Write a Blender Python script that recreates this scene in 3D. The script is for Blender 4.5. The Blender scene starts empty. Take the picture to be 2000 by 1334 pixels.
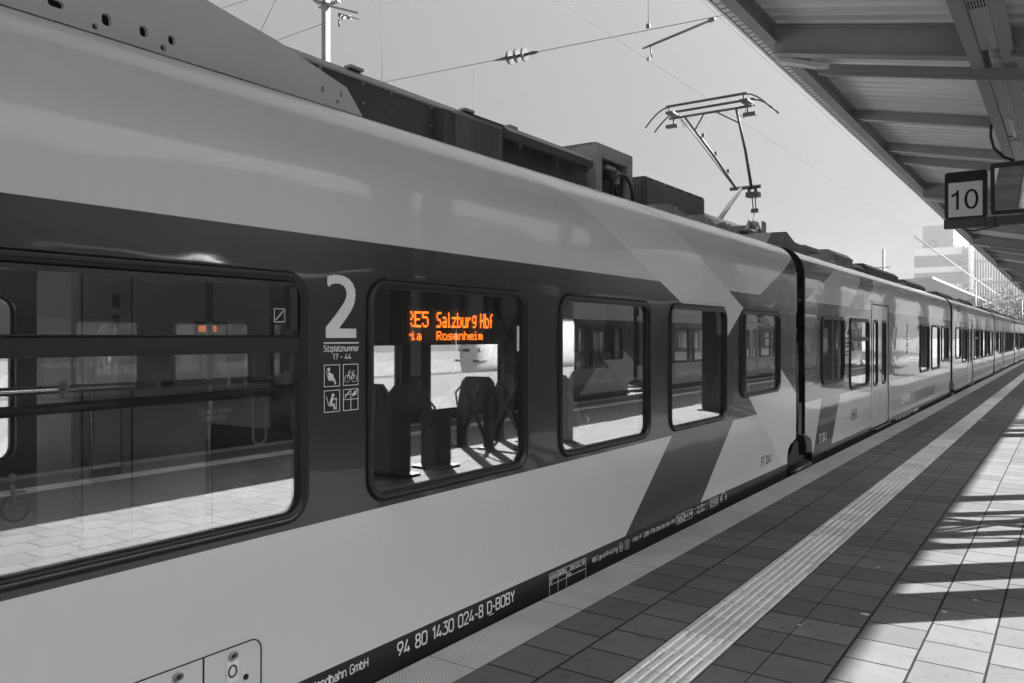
import bpy, bmesh, math, random
from mathutils import Vector, Matrix
random.seed(7)
R = math.radians
sc = bpy.context.scene
C = bpy.context.collection

# ------------------------------------------------------------------ camera
F_PX, XV, YV, W, H = 1580.0, 2091.0, 658.0, 2000.0, 1334.0
EYE = 1.67
U = (XV - W/2)/F_PX
yaw = math.atan(U)
cam = bpy.data.cameras.new("camera"); co = bpy.data.objects.new("camera", cam); C.objects.link(co)
cam.sensor_width = 36; cam.lens = F_PX/W*36
cam.shift_y = -(H/2 - YV)/W
cam.clip_start = .05; cam.clip_end = 3000
co.location = (0, 0, EYE); co.rotation_euler = (R(90), 0, yaw)     # looks left of the track direction (+Y)
sc.camera = co

# ------------------------------------------------------------------ light
SUN_EL = R(31.6); sun_dir = Vector((.735*math.cos(SUN_EL), .678*math.cos(SUN_EL), math.sin(SUN_EL))).normalized()
SKY_LOW, SKY_FILL = .16, 2.0
wd = bpy.data.worlds.new("World"); sc.world = wd; wd.use_nodes = True
nt = wd.node_tree; nt.nodes.clear()
sky = nt.nodes.new('ShaderNodeTexSky'); sky.sky_type = 'NISHITA'; sky.sun_disc = False
sky.sun_elevation = SUN_EL; sky.sun_rotation = math.atan2(sun_dir.x, sun_dir.y)
sky.air_density = 1.0; sky.dust_density = 3.0; sky.ozone_density = 1.0
bw = nt.nodes.new('ShaderNodeRGBToBW'); bg = nt.nodes.new('ShaderNodeBackground'); bg.inputs[1].default_value = .09
wo = nt.nodes.new('ShaderNodeOutputWorld')
pw = nt.nodes.new('ShaderNodeMath'); pw.operation = 'POWER'; pw.inputs[1].default_value = .85      # a grey, evenly hazy sky
mu = nt.nodes.new('ShaderNodeMath'); mu.operation = 'MULTIPLY'; mu.inputs[1].default_value = .9
nt.links.new(sky.outputs[0], bw.inputs[0]); nt.links.new(bw.outputs[0], pw.inputs[0]); nt.links.new(pw.outputs[0], mu.inputs[0]); 
def wm(op, a, b, clamp=False):
    n = nt.nodes.new('ShaderNodeMath'); n.operation = op; n.use_clamp = clamp
    for i, v in ((0, a), (1, b)):
        if isinstance(v, (int, float)): n.inputs[i].default_value = v
        else: nt.links.new(v, n.inputs[i])
    return n.outputs[0]
# added fill for shaded train: sky boosted on unseen sunny side, dimmed low down
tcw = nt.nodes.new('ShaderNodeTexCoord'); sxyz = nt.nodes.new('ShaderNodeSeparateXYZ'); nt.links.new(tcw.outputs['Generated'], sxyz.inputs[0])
zf = wm('ADD', wm('MULTIPLY', wm('MAXIMUM', sxyz.outputs[2], 0.), 1.55), SKY_LOW); xf = wm('ADD', wm('MULTIPLY', wm('MAXIMUM', sxyz.outputs[0], 0.), SKY_FILL), 1.)
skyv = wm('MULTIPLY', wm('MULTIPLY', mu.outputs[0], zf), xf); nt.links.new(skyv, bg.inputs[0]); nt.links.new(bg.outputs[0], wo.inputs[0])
sl = bpy.data.lights.new("sun", 'SUN'); so = bpy.data.objects.new("sun", sl); C.objects.link(so)
sl.energy = 5.0; sl.angle = R(.5); sl.color = (1, .985, .965)
so.rotation_euler = (-sun_dir).to_track_quat('-Z', 'Y').to_euler()
sc.view_settings.view_transform = 'Standard'; sc.view_settings.look = 'None'
sc.view_settings.exposure = 1.86; sc.view_settings.gamma = 1; sc.view_settings.use_curve_mapping = False
sc.cycles.use_denoising = True
sc.cycles.max_bounces = 10; sc.cycles.diffuse_bounces = 6; sc.cycles.glossy_bounces = 5; sc.cycles.transparent_max_bounces = 16
sc.cycles.caustics_reflective = False; sc.cycles.caustics_refractive = False
sc.cycles.sample_clamp_indirect = 6

# ------------------------------------------------------------------ materials
def nmat(name):
    m = bpy.data.materials.new(name); m.use_nodes = True
    return m, m.node_tree, m.node_tree.nodes['Principled BSDF']
def math_(t, op, a, b=None, clamp=False):
    n = t.nodes.new('ShaderNodeMath'); n.operation = op; n.use_clamp = clamp
    for i, v in enumerate((a, b)):
        if v is None: continue
        if isinstance(v, (int, float)): n.inputs[i].default_value = v
        else: t.links.new(v, n.inputs[i])
    return n.outputs[0]
def mixf(t, fac, a, b):
    n = t.nodes.new('ShaderNodeMix'); n.data_type = 'FLOAT'
    for i, v in ((0, fac), (2, a), (3, b)):
        if isinstance(v, (int, float)): n.inputs[i].default_value = v
        else: t.links.new(v, n.inputs[i])
    return n.outputs[0]
def noise(t, vec, scale, detail=3, rough=.55):
    n = t.nodes.new('ShaderNodeTexNoise'); n.inputs['Scale'].default_value = scale; n.inputs['Detail'].default_value = detail
    n.inputs['Roughness'].default_value = rough
    if vec is not None: t.links.new(vec, n.inputs['Vector'])
    return n.outputs['Fac']
def objco(t, scale=(1, 1, 1), loc=(0, 0, 0), rot=(0, 0, 0)):
    tc = t.nodes.new('ShaderNodeTexCoord'); mp = t.nodes.new('ShaderNodeMapping')
    mp.inputs['Scale'].default_value = scale; mp.inputs['Location'].default_value = loc; mp.inputs['Rotation'].default_value = rot
    t.links.new(tc.outputs['Object'], mp.inputs[0]); return mp.outputs[0]
def ramp(t, fac, stops):
    n = t.nodes.new('ShaderNodeValToRGB'); e = n.color_ramp.elements
    while len(e) < len(stops): e.new(.5)
    for el, (p, v) in zip(e, stops): el.position = p; el.color = (v, v, v, 1)
    t.links.new(fac, n.inputs[0]); return n.outputs[0]
def bump(t, b, height, strength, dist=.01):
    n = t.nodes.new('ShaderNodeBump'); n.inputs['Strength'].default_value = strength; n.inputs['Distance'].default_value = dist
    t.links.new(height, n.inputs['Height']); t.links.new(n.outputs[0], b.inputs['Normal']); return n

def P(name, v, rough=.6, metal=0., var=.15, scale=3., b=0., bscale=60., stretch=(1, 1, 1), coat=0., tint=None):
    m, t, s = nmat(name)
    vec = objco(t, stretch)
    f = noise(t, vec, scale, 5)
    val = ramp(t, f, [(.25, v*(1-var)), (.75, v*(1+var))])
    if tint:
        n = t.nodes.new('ShaderNodeMix'); n.data_type = 'RGBA'; n.blend_type = 'MULTIPLY'; n.inputs[0].default_value = 1
        t.links.new(val, n.inputs[6]); n.inputs[7].default_value = (*tint, 1); val = n.outputs[2]
    t.links.new(val, s.inputs['Base Color'])
    rr_ = math_(t, 'MULTIPLY_ADD', noise(t, vec, scale*4, 2), rough*.4); rr_.node.inputs[2].default_value = rough*.8
    t.links.new(rr_, s.inputs['Roughness'])
    s.inputs['Metallic'].default_value = metal; s.inputs['Coat Weight'].default_value = coat; s.inputs['Coat Roughness'].default_value = .05
    if b: bump(t, s, noise(t, vec, bscale, 3), b)
    return m

def half(t, u, v, p, q):
    # 1 to the left of the directed line p->q
    a, b_ = -(q[1]-p[1]), (q[0]-p[0]); c = -(a*p[0]+b_*p[1])
    s = math_(t, 'MULTIPLY', u, a); s2 = math_(t, 'MULTIPLY_ADD', v, b_); t.links.new(s, s2.node.inputs[2])
    s3 = math_(t, 'ADD', s2, c)
    L = math.hypot(a, b_)
    return math_(t, 'MULTIPLY_ADD', s3, 1/(L*.002)).node, None
def half_out(t, u, v, p, q):
    n, _ = half(t, u, v, p, q); n.inputs[2].default_value = .5; n.use_clamp = True; return n.outputs[0]
def poly(t, u, v, pts):
    ar = sum(pts[i][0]*pts[(i+1) % len(pts)][1]-pts[(i+1) % len(pts)][0]*pts[i][1] for i in range(len(pts)))
    if ar < 0: pts = pts[::-1]
    o = None
    for i in range(len(pts)):
        h = half_out(t, u, v, pts[i], pts[(i+1) % len(pts)])
        o = h if o is None else math_(t, 'MULTIPLY', o, h)
    return o

LIGHT, PALE, DARK = .78, .92, .05
def paint(name, polys, wave=.2, coat=.85):
    m, t, s = nmat(name)
    uvn = t.nodes.new('ShaderNodeUVMap'); uvn.uv_map = 'UV'
    sp = t.nodes.new('ShaderNodeSeparateXYZ'); t.links.new(uvn.outputs[0], sp.inputs[0])
    u, v = sp.outputs[0], sp.outputs[1]
    val = LIGHT
    for pts, tone in polys:
        val = mixf(t, poly(t, u, v, pts), val, tone)
    # faint rain streaks, dust and scuffs belonging to the paint
    oc = objco(t, (1, 1, .12)); st = ramp(t, noise(t, oc, 26, 4, .6), [(.35, .985), (.7, 1.01)])
    oc2 = objco(t); sp2 = ramp(t, noise(t, oc2, 240, 2), [(.24, .72), (.29, 1.)])
    val = math_(t, 'MULTIPLY', math_(t, 'MULTIPLY', val, st), sp2)
    dust = ramp(t, noise(t, oc2, 1.3, 4), [(.3, 0.), (.8, .012)])
    val = math_(t, 'ADD', val, dust)
    t.links.new(val, s.inputs['Base Color'])
    s.inputs['Roughness'].default_value = .24
    s.inputs['Coat Weight'].default_value = coat; s.inputs['Coat Roughness'].default_value = .03; s.inputs['Coat IOR'].default_value = 1.45; s.inputs['Specular IOR Level'].default_value = .25
    w = noise(t, objco(t, (1, .5, 1.6)), 1.6, 2)
    bn = bump(t, s, w, wave, .02); t.links.new(bn.outputs[0], s.inputs['Coat Normal'])
    return m

def roofcoat(): pass
BIG = 60
BAND = [(-BIG, .81), (BIG, .81), (BIG, 2.14), (-BIG, 2.14)]
SKIRT = [(-BIG, -2), (BIG, -2), (BIG, .115), (-BIG, .115)]
sl1 = -.361
def l1(y): return 1.98 + sl1*(y-6.795)
def l2(y): return 1.975 + sl1*(y-8.47)
MP1 = paint("livery_end_carriage", [
    (BAND, DARK),
    ([(3.2, l1(3.2)), (6.3, l1(6.3)), (8.47, 1.975), (8.47-2.4*1.0, 1.975+2.4*.361)], .92),              # pale diagonal coming off the roof
    ([(6.3, l1(6.3)), (6.795, 1.98), (7.985, 1.675), (8.47, 1.975), (8.0, 2.15)], .92),
    ([(9.02, 2.14), (10.3, 2.62), (11.5, 3.07), (11.5, .81), (9.02, .81)], DARK*1.15),
    ([(6.6, .81), (8.16, .81), (7.24, .1), (5.68, .1)], .075),
    ([(9.95, .10), (8.52, 1.10), (9.55, 1.45), (10.34, 1.03), (10.8, .8), (10.8, .1)], .90),
    (SKIRT, .028)], coat=.30)
MP2 = paint("livery_middle_carriage", [
    (BAND, DARK),
    ([(0, 2.14), (.28, 2.16), (2.1, 2.708), (3.2, 3.2), (0, 3.2)], .09),
    ([(2.8, 2.148), (3.84, 2.68), (4.4, 2.95), (5.5, 2.95), (4.98, 2.69), (4.4, 2.148)], .14),
    ([(0, .81), (.25, .81), (.25, .6), (.75, .10), (0, .1)], .90),
    ([(1.1, .81), (2.2, .81), (1.64, .1), (.65, .1)], .05),
    (SKIRT, .028)])
MP3 = paint("livery_far_carriage", [
    (BAND, .05),
    ([(1.2, 2.14), (2.0, 3.2), (3.0, 3.2), (2.2, 2.14)], .085),
    ([(6.0, .81), (7.2, .81), (6.6, .1), (5.4, .1)], .06),
    (SKIRT, .028)])

def glass(name, refl, tint):
    m = bpy.data.materials.new(name); m.use_nodes = True; t = m.node_tree; t.nodes.clear()
    tr = t.nodes.new('ShaderNodeBsdfTransparent'); tr.inputs[0].default_value = (tint, tint, tint, 1)
    gl = t.nodes.new('ShaderNodeBsdfGlossy'); gl.inputs['Roughness'].default_value = 0.; gl.inputs[0].default_value = (.97, .97, .97, 1)
    fr = t.nodes.new('ShaderNodeLayerWeight'); fr.inputs[0].default_value = .5
    sm = noise(t, objco(t, (1, 1, .4)), 7, 4)
    f = math_(t, 'ADD', math_(t, 'ADD', math_(t, 'MULTIPLY', math_(t, 'POWER', fr.outputs['Facing'], 4.), .9), refl), math_(t, 'MULTIPLY', sm, .05), True)
    mx = t.nodes.new('ShaderNodeMixShader'); o = t.nodes.new('ShaderNodeOutputMaterial')
    t.links.new(f, mx.inputs[0]); t.links.new(tr.outputs[0], mx.inputs[1]); t.links.new(gl.outputs[0], mx.inputs[2]); t.links.new(mx.outputs[0], o.inputs[0])
    return m
def emit(name, col, s):
    m = bpy.data.materials.new(name); m.use_nodes = True; t = m.node_tree; t.nodes.clear()
    e = t.nodes.new('ShaderNodeEmission'); e.inputs[0].default_value = (*col, 1); e.inputs[1].default_value = s
    o = t.nodes.new('ShaderNodeOutputMaterial'); t.links.new(e.outputs[0], o.inputs[0]); return m

M = dict(
    glass=glass("coated_window_glass", .27, .96), clearglass=glass("clear_window_glass", .02, .98), lcd_glass=glass("display_cover_glass", .12, .9),
    rubber=P("black_rubber", .012, .28), black=P("black_paint", .012, .35), blackmat=P("matt_black", .008, .8),
    pale=P("pale_lettering", .97, .5, var=.06), deepink=P("dark_lettering", .03, .5),
    doorpaint=P("door_paint", .75, .25, var=.05, coat=.6), lining=P("interior_lining", .34, .6, var=.08), floorin=P("interior_floor", .08, .6),
    ceilin=P("interior_ceiling", .45, .6), seat=P("seat_fabric", .34, .9, b=.3, bscale=300), seathard=P("seat_shell", .10, .5),
    chrome=P("brushed_steel", .62, .22, 1., var=.08), roofdark=P("roof_equipment_paint", .10, .5, var=.3, scale=2, stretch=(1, 1, .3), b=.1, bscale=30),
    roofmid=P("roof_equipment_grey", .28, .5, var=.3, scale=2, stretch=(1, 1, .3)), roofpale=P("pale_roof_equipment", .40, .45, var=.12),
    fairing=P("roof_fairing_paint", .75, .35, var=.05, coat=.4), bellows=P("gangway_rubber", .015, .6), steel=P("grey_steel", .10, .45, .2, var=.2, b=.1),
    canopy=P("canopy_steel_paint", .33, .42, var=.15, scale=1.5, coat=.15), deck=P("canopy_sheeting", .8, .38, .1, var=.18, scale=1.2, stretch=(.25, 1, 1)),
    gutter=P("gutter_sheet_metal", .5, .45, .3, var=.15), lampcover=P("lamp_cover_sheet", .42, .4, .2, var=.06), tube=P("lamp_diffuser", .75, .3),
    white=P("white_enamel", .9, .4, var=.05), concrete=P("concrete", .33, .85, var=.2, b=.4, bscale=40), wire=P("wire_grey", .08, .5, .5),
    ballast=P("track_ballast", .16, .95, var=.5, scale=14, b=1., bscale=20), rail=P("rail_steel", .25, .35, .8), porcelain=P("insulator_grey", .022, .3),
    mast=P("galvanised_mast", .12, .5, .2), facade=P("pale_facade_panel", .9, .6, var=.08), facglass=P("facade_glazing", .32, .12, .0, var=.3),
    facrib=P("facade_ribs", .45, .6), leaf=P("leaf", .09, .7, var=.4), bark=P("bark", .12, .9), trainwhite=P("white_train_paint", .62, .25, coat=.7),
    trainstripe=P("train_stripe", .10, .4), litter=P("paper_litter", .75, .8), pole=P("galvanised_pole", .22, .5, .2),
)
M['rubber'].node_tree.nodes['Principled BSDF'].inputs['Roughness'].links and M['rubber'].node_tree.links.remove(M['rubber'].node_tree.nodes['Principled BSDF'].inputs['Roughness'].links[0]); M['rubber'].node_tree.nodes['Principled BSDF'].inputs['Roughness'].default_value = .34
M['colsteel'] = P('column_paint', .05, .45, var=.2); M['farwhite'] = P('far_pale_paint', .3, .6); M['railsteel'] = P('rail_chrome', .95, .10, 1., var=.02); M['frame'] = P('frame_grey', .42, .5, var=.2)
M['led'] = emit("orange_led", (1.0, .17, .012), 1.5)
M['ledorange'] = M['led']

def paving(name, v, tile_w, tile_l, off=.5, joint=.0075, b=1.3):
    m, t, s = nmat(name)
    tc = t.nodes.new('ShaderNodeTexCoord'); sp = t.nodes.new('ShaderNodeSeparateXYZ'); cb = t.nodes.new('ShaderNodeCombineXYZ')
    t.links.new(tc.outputs['Object'], sp.inputs[0]); t.links.new(sp.outputs[1], cb.inputs[0]); t.links.new(sp.outputs[0], cb.inputs[1])
    # rows of a brick texture run along the platform; a little wobble keeps the joints from being ruler straight
    wob = t.nodes.new('ShaderNodeTexNoise'); wob.inputs['Scale'].default_value = 9; t.links.new(tc.outputs['Object'], wob.inputs[0])
    va = t.nodes.new('ShaderNodeVectorMath'); va.operation = 'MULTIPLY_ADD'; t.links.new(wob.outputs['Color'], va.inputs[0])
    va.inputs[1].default_value = (.006, .004, 0); t.links.new(cb.outputs[0], va.inputs[2])
    br = t.nodes.new('ShaderNodeTexBrick'); br.offset = off; br.offset_frequency = 2; br.squash = 1
    br.inputs['Scale'].default_value = 1; br.inputs['Brick Width'].default_value = tile_l; br.inputs['Row Height'].default_value = tile_w
    br.inputs['Mortar Size'].default_value = joint; br.inputs['Mortar Smooth'].default_value = .45; br.inputs['Bias'].default_value = 0
    br.inputs['Color1'].default_value = (.78, .78, .78, 1); br.inputs['Color2'].default_value = (1.1, 1.1, 1.1, 1); br.inputs['Mortar'].default_value = (.05, .05, .05, 1)
    t.links.new(va.outputs[0], br.inputs['Vector'])
    fine = ramp(t, noise(t, tc.outputs['Object'], 330, 2), [(.3, .82), (.7, 1.15)])
    big = ramp(t, noise(t, tc.outputs['Object'], 1.7, 5), [(.3, .86), (.72, 1.1)])
    spot = math_(t, 'MULTIPLY', ramp(t, noise(t, tc.outputs['Object'], 11, 3, .7), [(.3, .68), (.42, 1.)]), ramp(t, noise(t, tc.outputs['Object'], 70, 1), [(.74, 1.), (.79, 1.7)]))
    val = math_(t, 'MULTIPLY', math_(t, 'MULTIPLY', math_(t, 'MULTIPLY', math_(t, 'MULTIPLY', br.outputs['Color'], v), fine), big), spot)
    t.links.new(val, s.inputs['Base Color']); s.inputs['Roughness'].default_value = .8; s.inputs['Specular IOR Level'].default_value = .35
    hgt = math_(t, 'ADD', math_(t, 'MULTIPLY', br.outputs['Fac'], -1.), math_(t, 'MULTIPLY', noise(t, tc.outputs['Object'], 240, 3), .22))
    bump(t, s, hgt, b, .004)
    return m
M['pave'] = paving("concrete_paving", .19, .318, .324)
M['tactile'] = paving("tactile_tile", .95, .31, .31, 0, .0025, .8)

def edgemat():
    m, t, s = nmat("studded_edge_slab")
    tc = t.nodes.new('ShaderNodeTexCoord')
    mp = t.nodes.new('ShaderNodeMapping'); mp.inputs['Scale'].default_value = (1/.016,)*3; mp.inputs['Rotation'].default_value = (0, 0, R(45)); t.links.new(tc.outputs['Object'], mp.inputs[0])
    sp = t.nodes.new('ShaderNodeSeparateXYZ'); t.links.new(mp.outputs[0], sp.inputs[0])
    a = math_(t, 'SUBTRACT', math_(t, 'FRACT', sp.outputs[0]), .5); b_ = math_(t, 'SUBTRACT', math_(t, 'FRACT', sp.outputs[1]), .5)
    d = math_(t, 'SQRT', math_(t, 'ADD', math_(t, 'MULTIPLY', a, a), math_(t, 'MULTIPLY', b_, b_)))
    dots = ramp(t, d, [(.22, .58), (.34, 1.)])
    sy = t.nodes.new('ShaderNodeSeparateXYZ'); t.links.new(tc.outputs['Object'], sy.inputs[0])
    fy = math_(t, 'ABSOLUTE', math_(t, 'SUBTRACT', math_(t, 'FRACT', math_(t, 'MULTIPLY', math_(t, 'ADD', sy.outputs[1], 100*1.08-4.28+.54), 1/1.08)), .5))
    joint = ramp(t, fy, [(.0025, .2), (.0045, 1.)])
    big = ramp(t, noise(t, tc.outputs['Object'], 2.2, 6), [(.3, .82), (.72, 1.1)])
    val = math_(t, 'MULTIPLY', math_(t, 'MULTIPLY', math_(t, 'MULTIPLY', dots, .72), joint), big)
    t.links.new(val, s.inputs['Base Color']); s.inputs['Roughness'].default_value = .8
    bump(t, s, math_(t, 'MULTIPLY', dots, joint), .6, .003)
    return m
M['edge'] = edgemat()

# ------------------------------------------------------------------ mesh helpers
class MB:
    def __init__(s): s.b = bmesh.new(); s.uv = None
    def box(s, x0, x1, y0, y1, z0, z1, bev=0):
        v = [s.b.verts.new((x, y, z)) for x in (x0, x1) for y in (y0, y1) for z in (z0, z1)]
        f = [(0, 1, 3, 2), (4, 6, 7, 5), (0, 4, 5, 1), (2, 3, 7, 6), (0, 2, 6, 4), (1, 5, 7, 3)]
        fs = [s.b.faces.new([v[i] for i in q]) for q in f]
        if bev:
            es = list({e for q in fs for e in q.edges})
            bmesh.ops.bevel(s.b, geom=es, offset=bev, segments=2, affect='EDGES', profile=.5)
        return s
    def prism(s, pts, axis, a, b):
        # pts 2-D outline; axis 'x': pts=(y,z), 'y': pts=(x,z), 'z': pts=(x,y)
        def mk(p, t): return {'x': (t, p[0], p[1]), 'y': (p[0], t, p[1]), 'z': (p[0], p[1], t)}[axis]
        A = [s.b.verts.new(mk(p, a)) for p in pts]; B = [s.b.verts.new(mk(p, b)) for p in pts]
        s.b.faces.new(A); s.b.faces.new(B[::-1]); n = len(pts)
        for i in range(n): s.b.faces.new((A[i], B[i], B[(i+1) % n], A[(i+1) % n]))
        return s
    def bar(s, p, q, w, h=None, up=(0, 0, 1)):
        h = h or w; p, q = Vector(p), Vector(q); d = (q-p).normalized(); u = Vector(up)
        if abs(d.dot(u)) > .98: u = Vector((0, 1, 0))
        a = d.cross(u).normalized()*w/2; b = a.cross(d).normalized()*h/2
        A = [s.b.verts.new(p+i*a+j*b) for i, j in ((-1, -1), (1, -1), (1, 1), (-1, 1))]; B = [s.b.verts.new(q+i*a+j*b) for i, j in ((-1, -1), (1, -1), (1, 1), (-1, 1))]
        s.b.faces.new(A[::-1]); s.b.faces.new(B)
        for i in range(4): s.b.faces.new((A[i], A[(i+1) % 4], B[(i+1) % 4], B[i]))
        return s
    def angle(s, p, q, w, t=.01, up=(0, 0, 1)):
        p, q = Vector(p), Vector(q); d = (q-p).normalized(); u = Vector(up)
        if abs(d.dot(u)) > .98: u = Vector((0, 1, 0))
        a = d.cross(u).normalized(); b = a.cross(d).normalized()
        s.bar(p, q, w, t, up); s.bar(p+a*(w/2-t/2)+b*(w/2+t/2), q+a*(w/2-t/2)+b*(w/2+t/2), t, w, up); return s
    def tube(s, pts, r, n=10, cap=True, closed=False):
        pts = [Vector(p) for p in pts]; rings = []; N = len(pts)
        rad = r if isinstance(r, (list, tuple)) else [r]*N
        prev = None
        for i, p in enumerate(pts):
            if closed: d = pts[(i+1) % N]-pts[i-1]
            else: d = pts[min(i+1, N-1)]-pts[max(i-1, 0)]
            d.normalize()
            if prev is None:
                a = d.cross(Vector((0, 0, 1)) if abs(d.z) < .9 else Vector((1, 0, 0))).normalized()
            else: a = (prev - d*prev.dot(d)).normalized()
            prev = a; b = d.cross(a)
            rings.append([s.b.verts.new(p+(a*math.cos(k*2*math.pi/n)+b*math.sin(k*2*math.pi/n))*rad[i]) for k in range(n)])
        for i in range(N if closed else N-1):
            A, B = rings[i], rings[(i+1) % N]
            for k in range(n):
                f = s.b.faces.new((A[k], A[(k+1) % n], B[(k+1) % n], B[k])); f.smooth = True
        if cap and not closed:
            s.b.faces.new(rings[0][::-1]); s.b.faces.new(rings[-1])
        return s
    def disc(s, c, axis, r, t, n=20):
        c = Vector(c); a = Vector(axis).normalized(); return s.tube([c-a*t/2, c+a*t/2], r, n)
    def plate(s, outline, holes, xa, xb, mi=0, mib=0, uvl=None, fx=lambda x: x):
        """flat plate in the y-z plane between x=xa (front) and x=xb, with holes"""
        loops = [outline]+holes
        for xx, mm in ((xa, mi), (xb, mib)):
            es = []
            for lp in loops:
                vs = [s.b.verts.new((fx(xx), p[0], p[1])) for p in lp]
                es += [s.b.edges.new((vs[i], vs[(i+1) % len(vs)])) for i in range(len(vs))]
            r = bmesh.ops.triangle_fill(s.b, use_beauty=True, use_dissolve=False, edges=es, normal=(1, 0, 0))
            for g in r['geom']:
                if isinstance(g, bmesh.types.BMFace):
                    g.material_index = mm
        for lp in loops:
            A = [s.b.verts.new((fx(xa), p[0], p[1])) for p in lp]; B = [s.b.verts.new((fx(xb), p[0], p[1])) for p in lp]
            for i in range(len(lp)):
                f = s.b.faces.new((A[i], A[(i+1) % len(lp)], B[(i+1) % len(lp)], B[i])); f.material_index = mi
        return s
    def build(s, name, mat, parent=None, recalc=True, smooth=False):
        if recalc: bmesh.ops.recalc_face_normals(s.b, faces=s.b.faces)
        me = bpy.data.meshes.new(name); s.b.to_mesh(me); s.b.free()
        for m in (mat if isinstance(mat, (list, tuple)) else [mat]): me.materials.append(m)
        if smooth:
            for p in me.polygons: p.use_smooth = True
        o = bpy.data.objects.new(name, me); C.objects.link(o)
        if parent: o.parent = parent
        return o
def tag(o, label=None, cat=None, group=None, kind=None):
    if label: o['label'] = label
    if cat: o['category'] = cat
    if group: o['group'] = group
    if kind: o['kind'] = kind
    return o
def empty(name, loc, label=None, cat=None, group=None, rz=0):
    o = bpy.data.objects.new(name, None); C.objects.link(o); o.location = loc; o.rotation_euler.z = rz; o.empty_display_size = .2
    return tag(o, label, cat, group)
def part_copy(o, parent, loc=None):
    c = o.copy(); C.objects.link(c); c.parent = parent
    if loc is not None: c.location = loc
    for ch in o.children: part_copy(ch, c)
    return c
def copy_tree(o, loc, rz=0, label=None, group=None, cat=None):
    c = o.copy(); C.objects.link(c); c.location = loc; c.rotation_euler.z = rz
    if label: c['label'] = label
    if group: c['group'] = group
    if cat: c['category'] = cat
    for ch in list(o.children): part_copy(ch, c)
    return c

def rr(y0, y1, z0, z1, r, n=6):
    pts = []
    for cy, cz, a0 in ((y1-r, z0+r, -90), (y1-r, z1-r, 0), (y0+r, z1-r, 90), (y0+r, z0+r, 180)):
        for k in range(n+1):
            a = R(a0+90*k/n); pts.append((cy+r*math.cos(a), cz+r*math.sin(a)))
    return pts
FRAME = [(-.003, .0), (-.002, .010), (.006, .018), (.018, .020), (.028, .014), (.034, .009), (.042, .008), (.045, .002), (.046, -.03)]
def sweep_frame(mb, y0, y1, z0, z1, r, fx, prof=FRAME, n=6):
    rings = [[mb.b.verts.new((fx(x), p[0], p[1])) for p in rr(y0+d, y1-d, z0+d, z1-d, max(r-d, .01), n)] for d, x in prof]
    for A, B in zip(rings, rings[1:]):
        for i in range(len(A)):
            f = mb.b.faces.new((A[i], A[(i+1) % len(A)], B[(i+1) % len(A)], B[i])); f.smooth = True
    return mb

def arc(cx, cy, rx, ry, a0, a1, n=8): return [(cx+rx*math.cos(R(a0+(a1-a0)*k/n)), cy+ry*math.sin(R(a0+(a1-a0)*k/n))) for k in range(n+1)]
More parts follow.
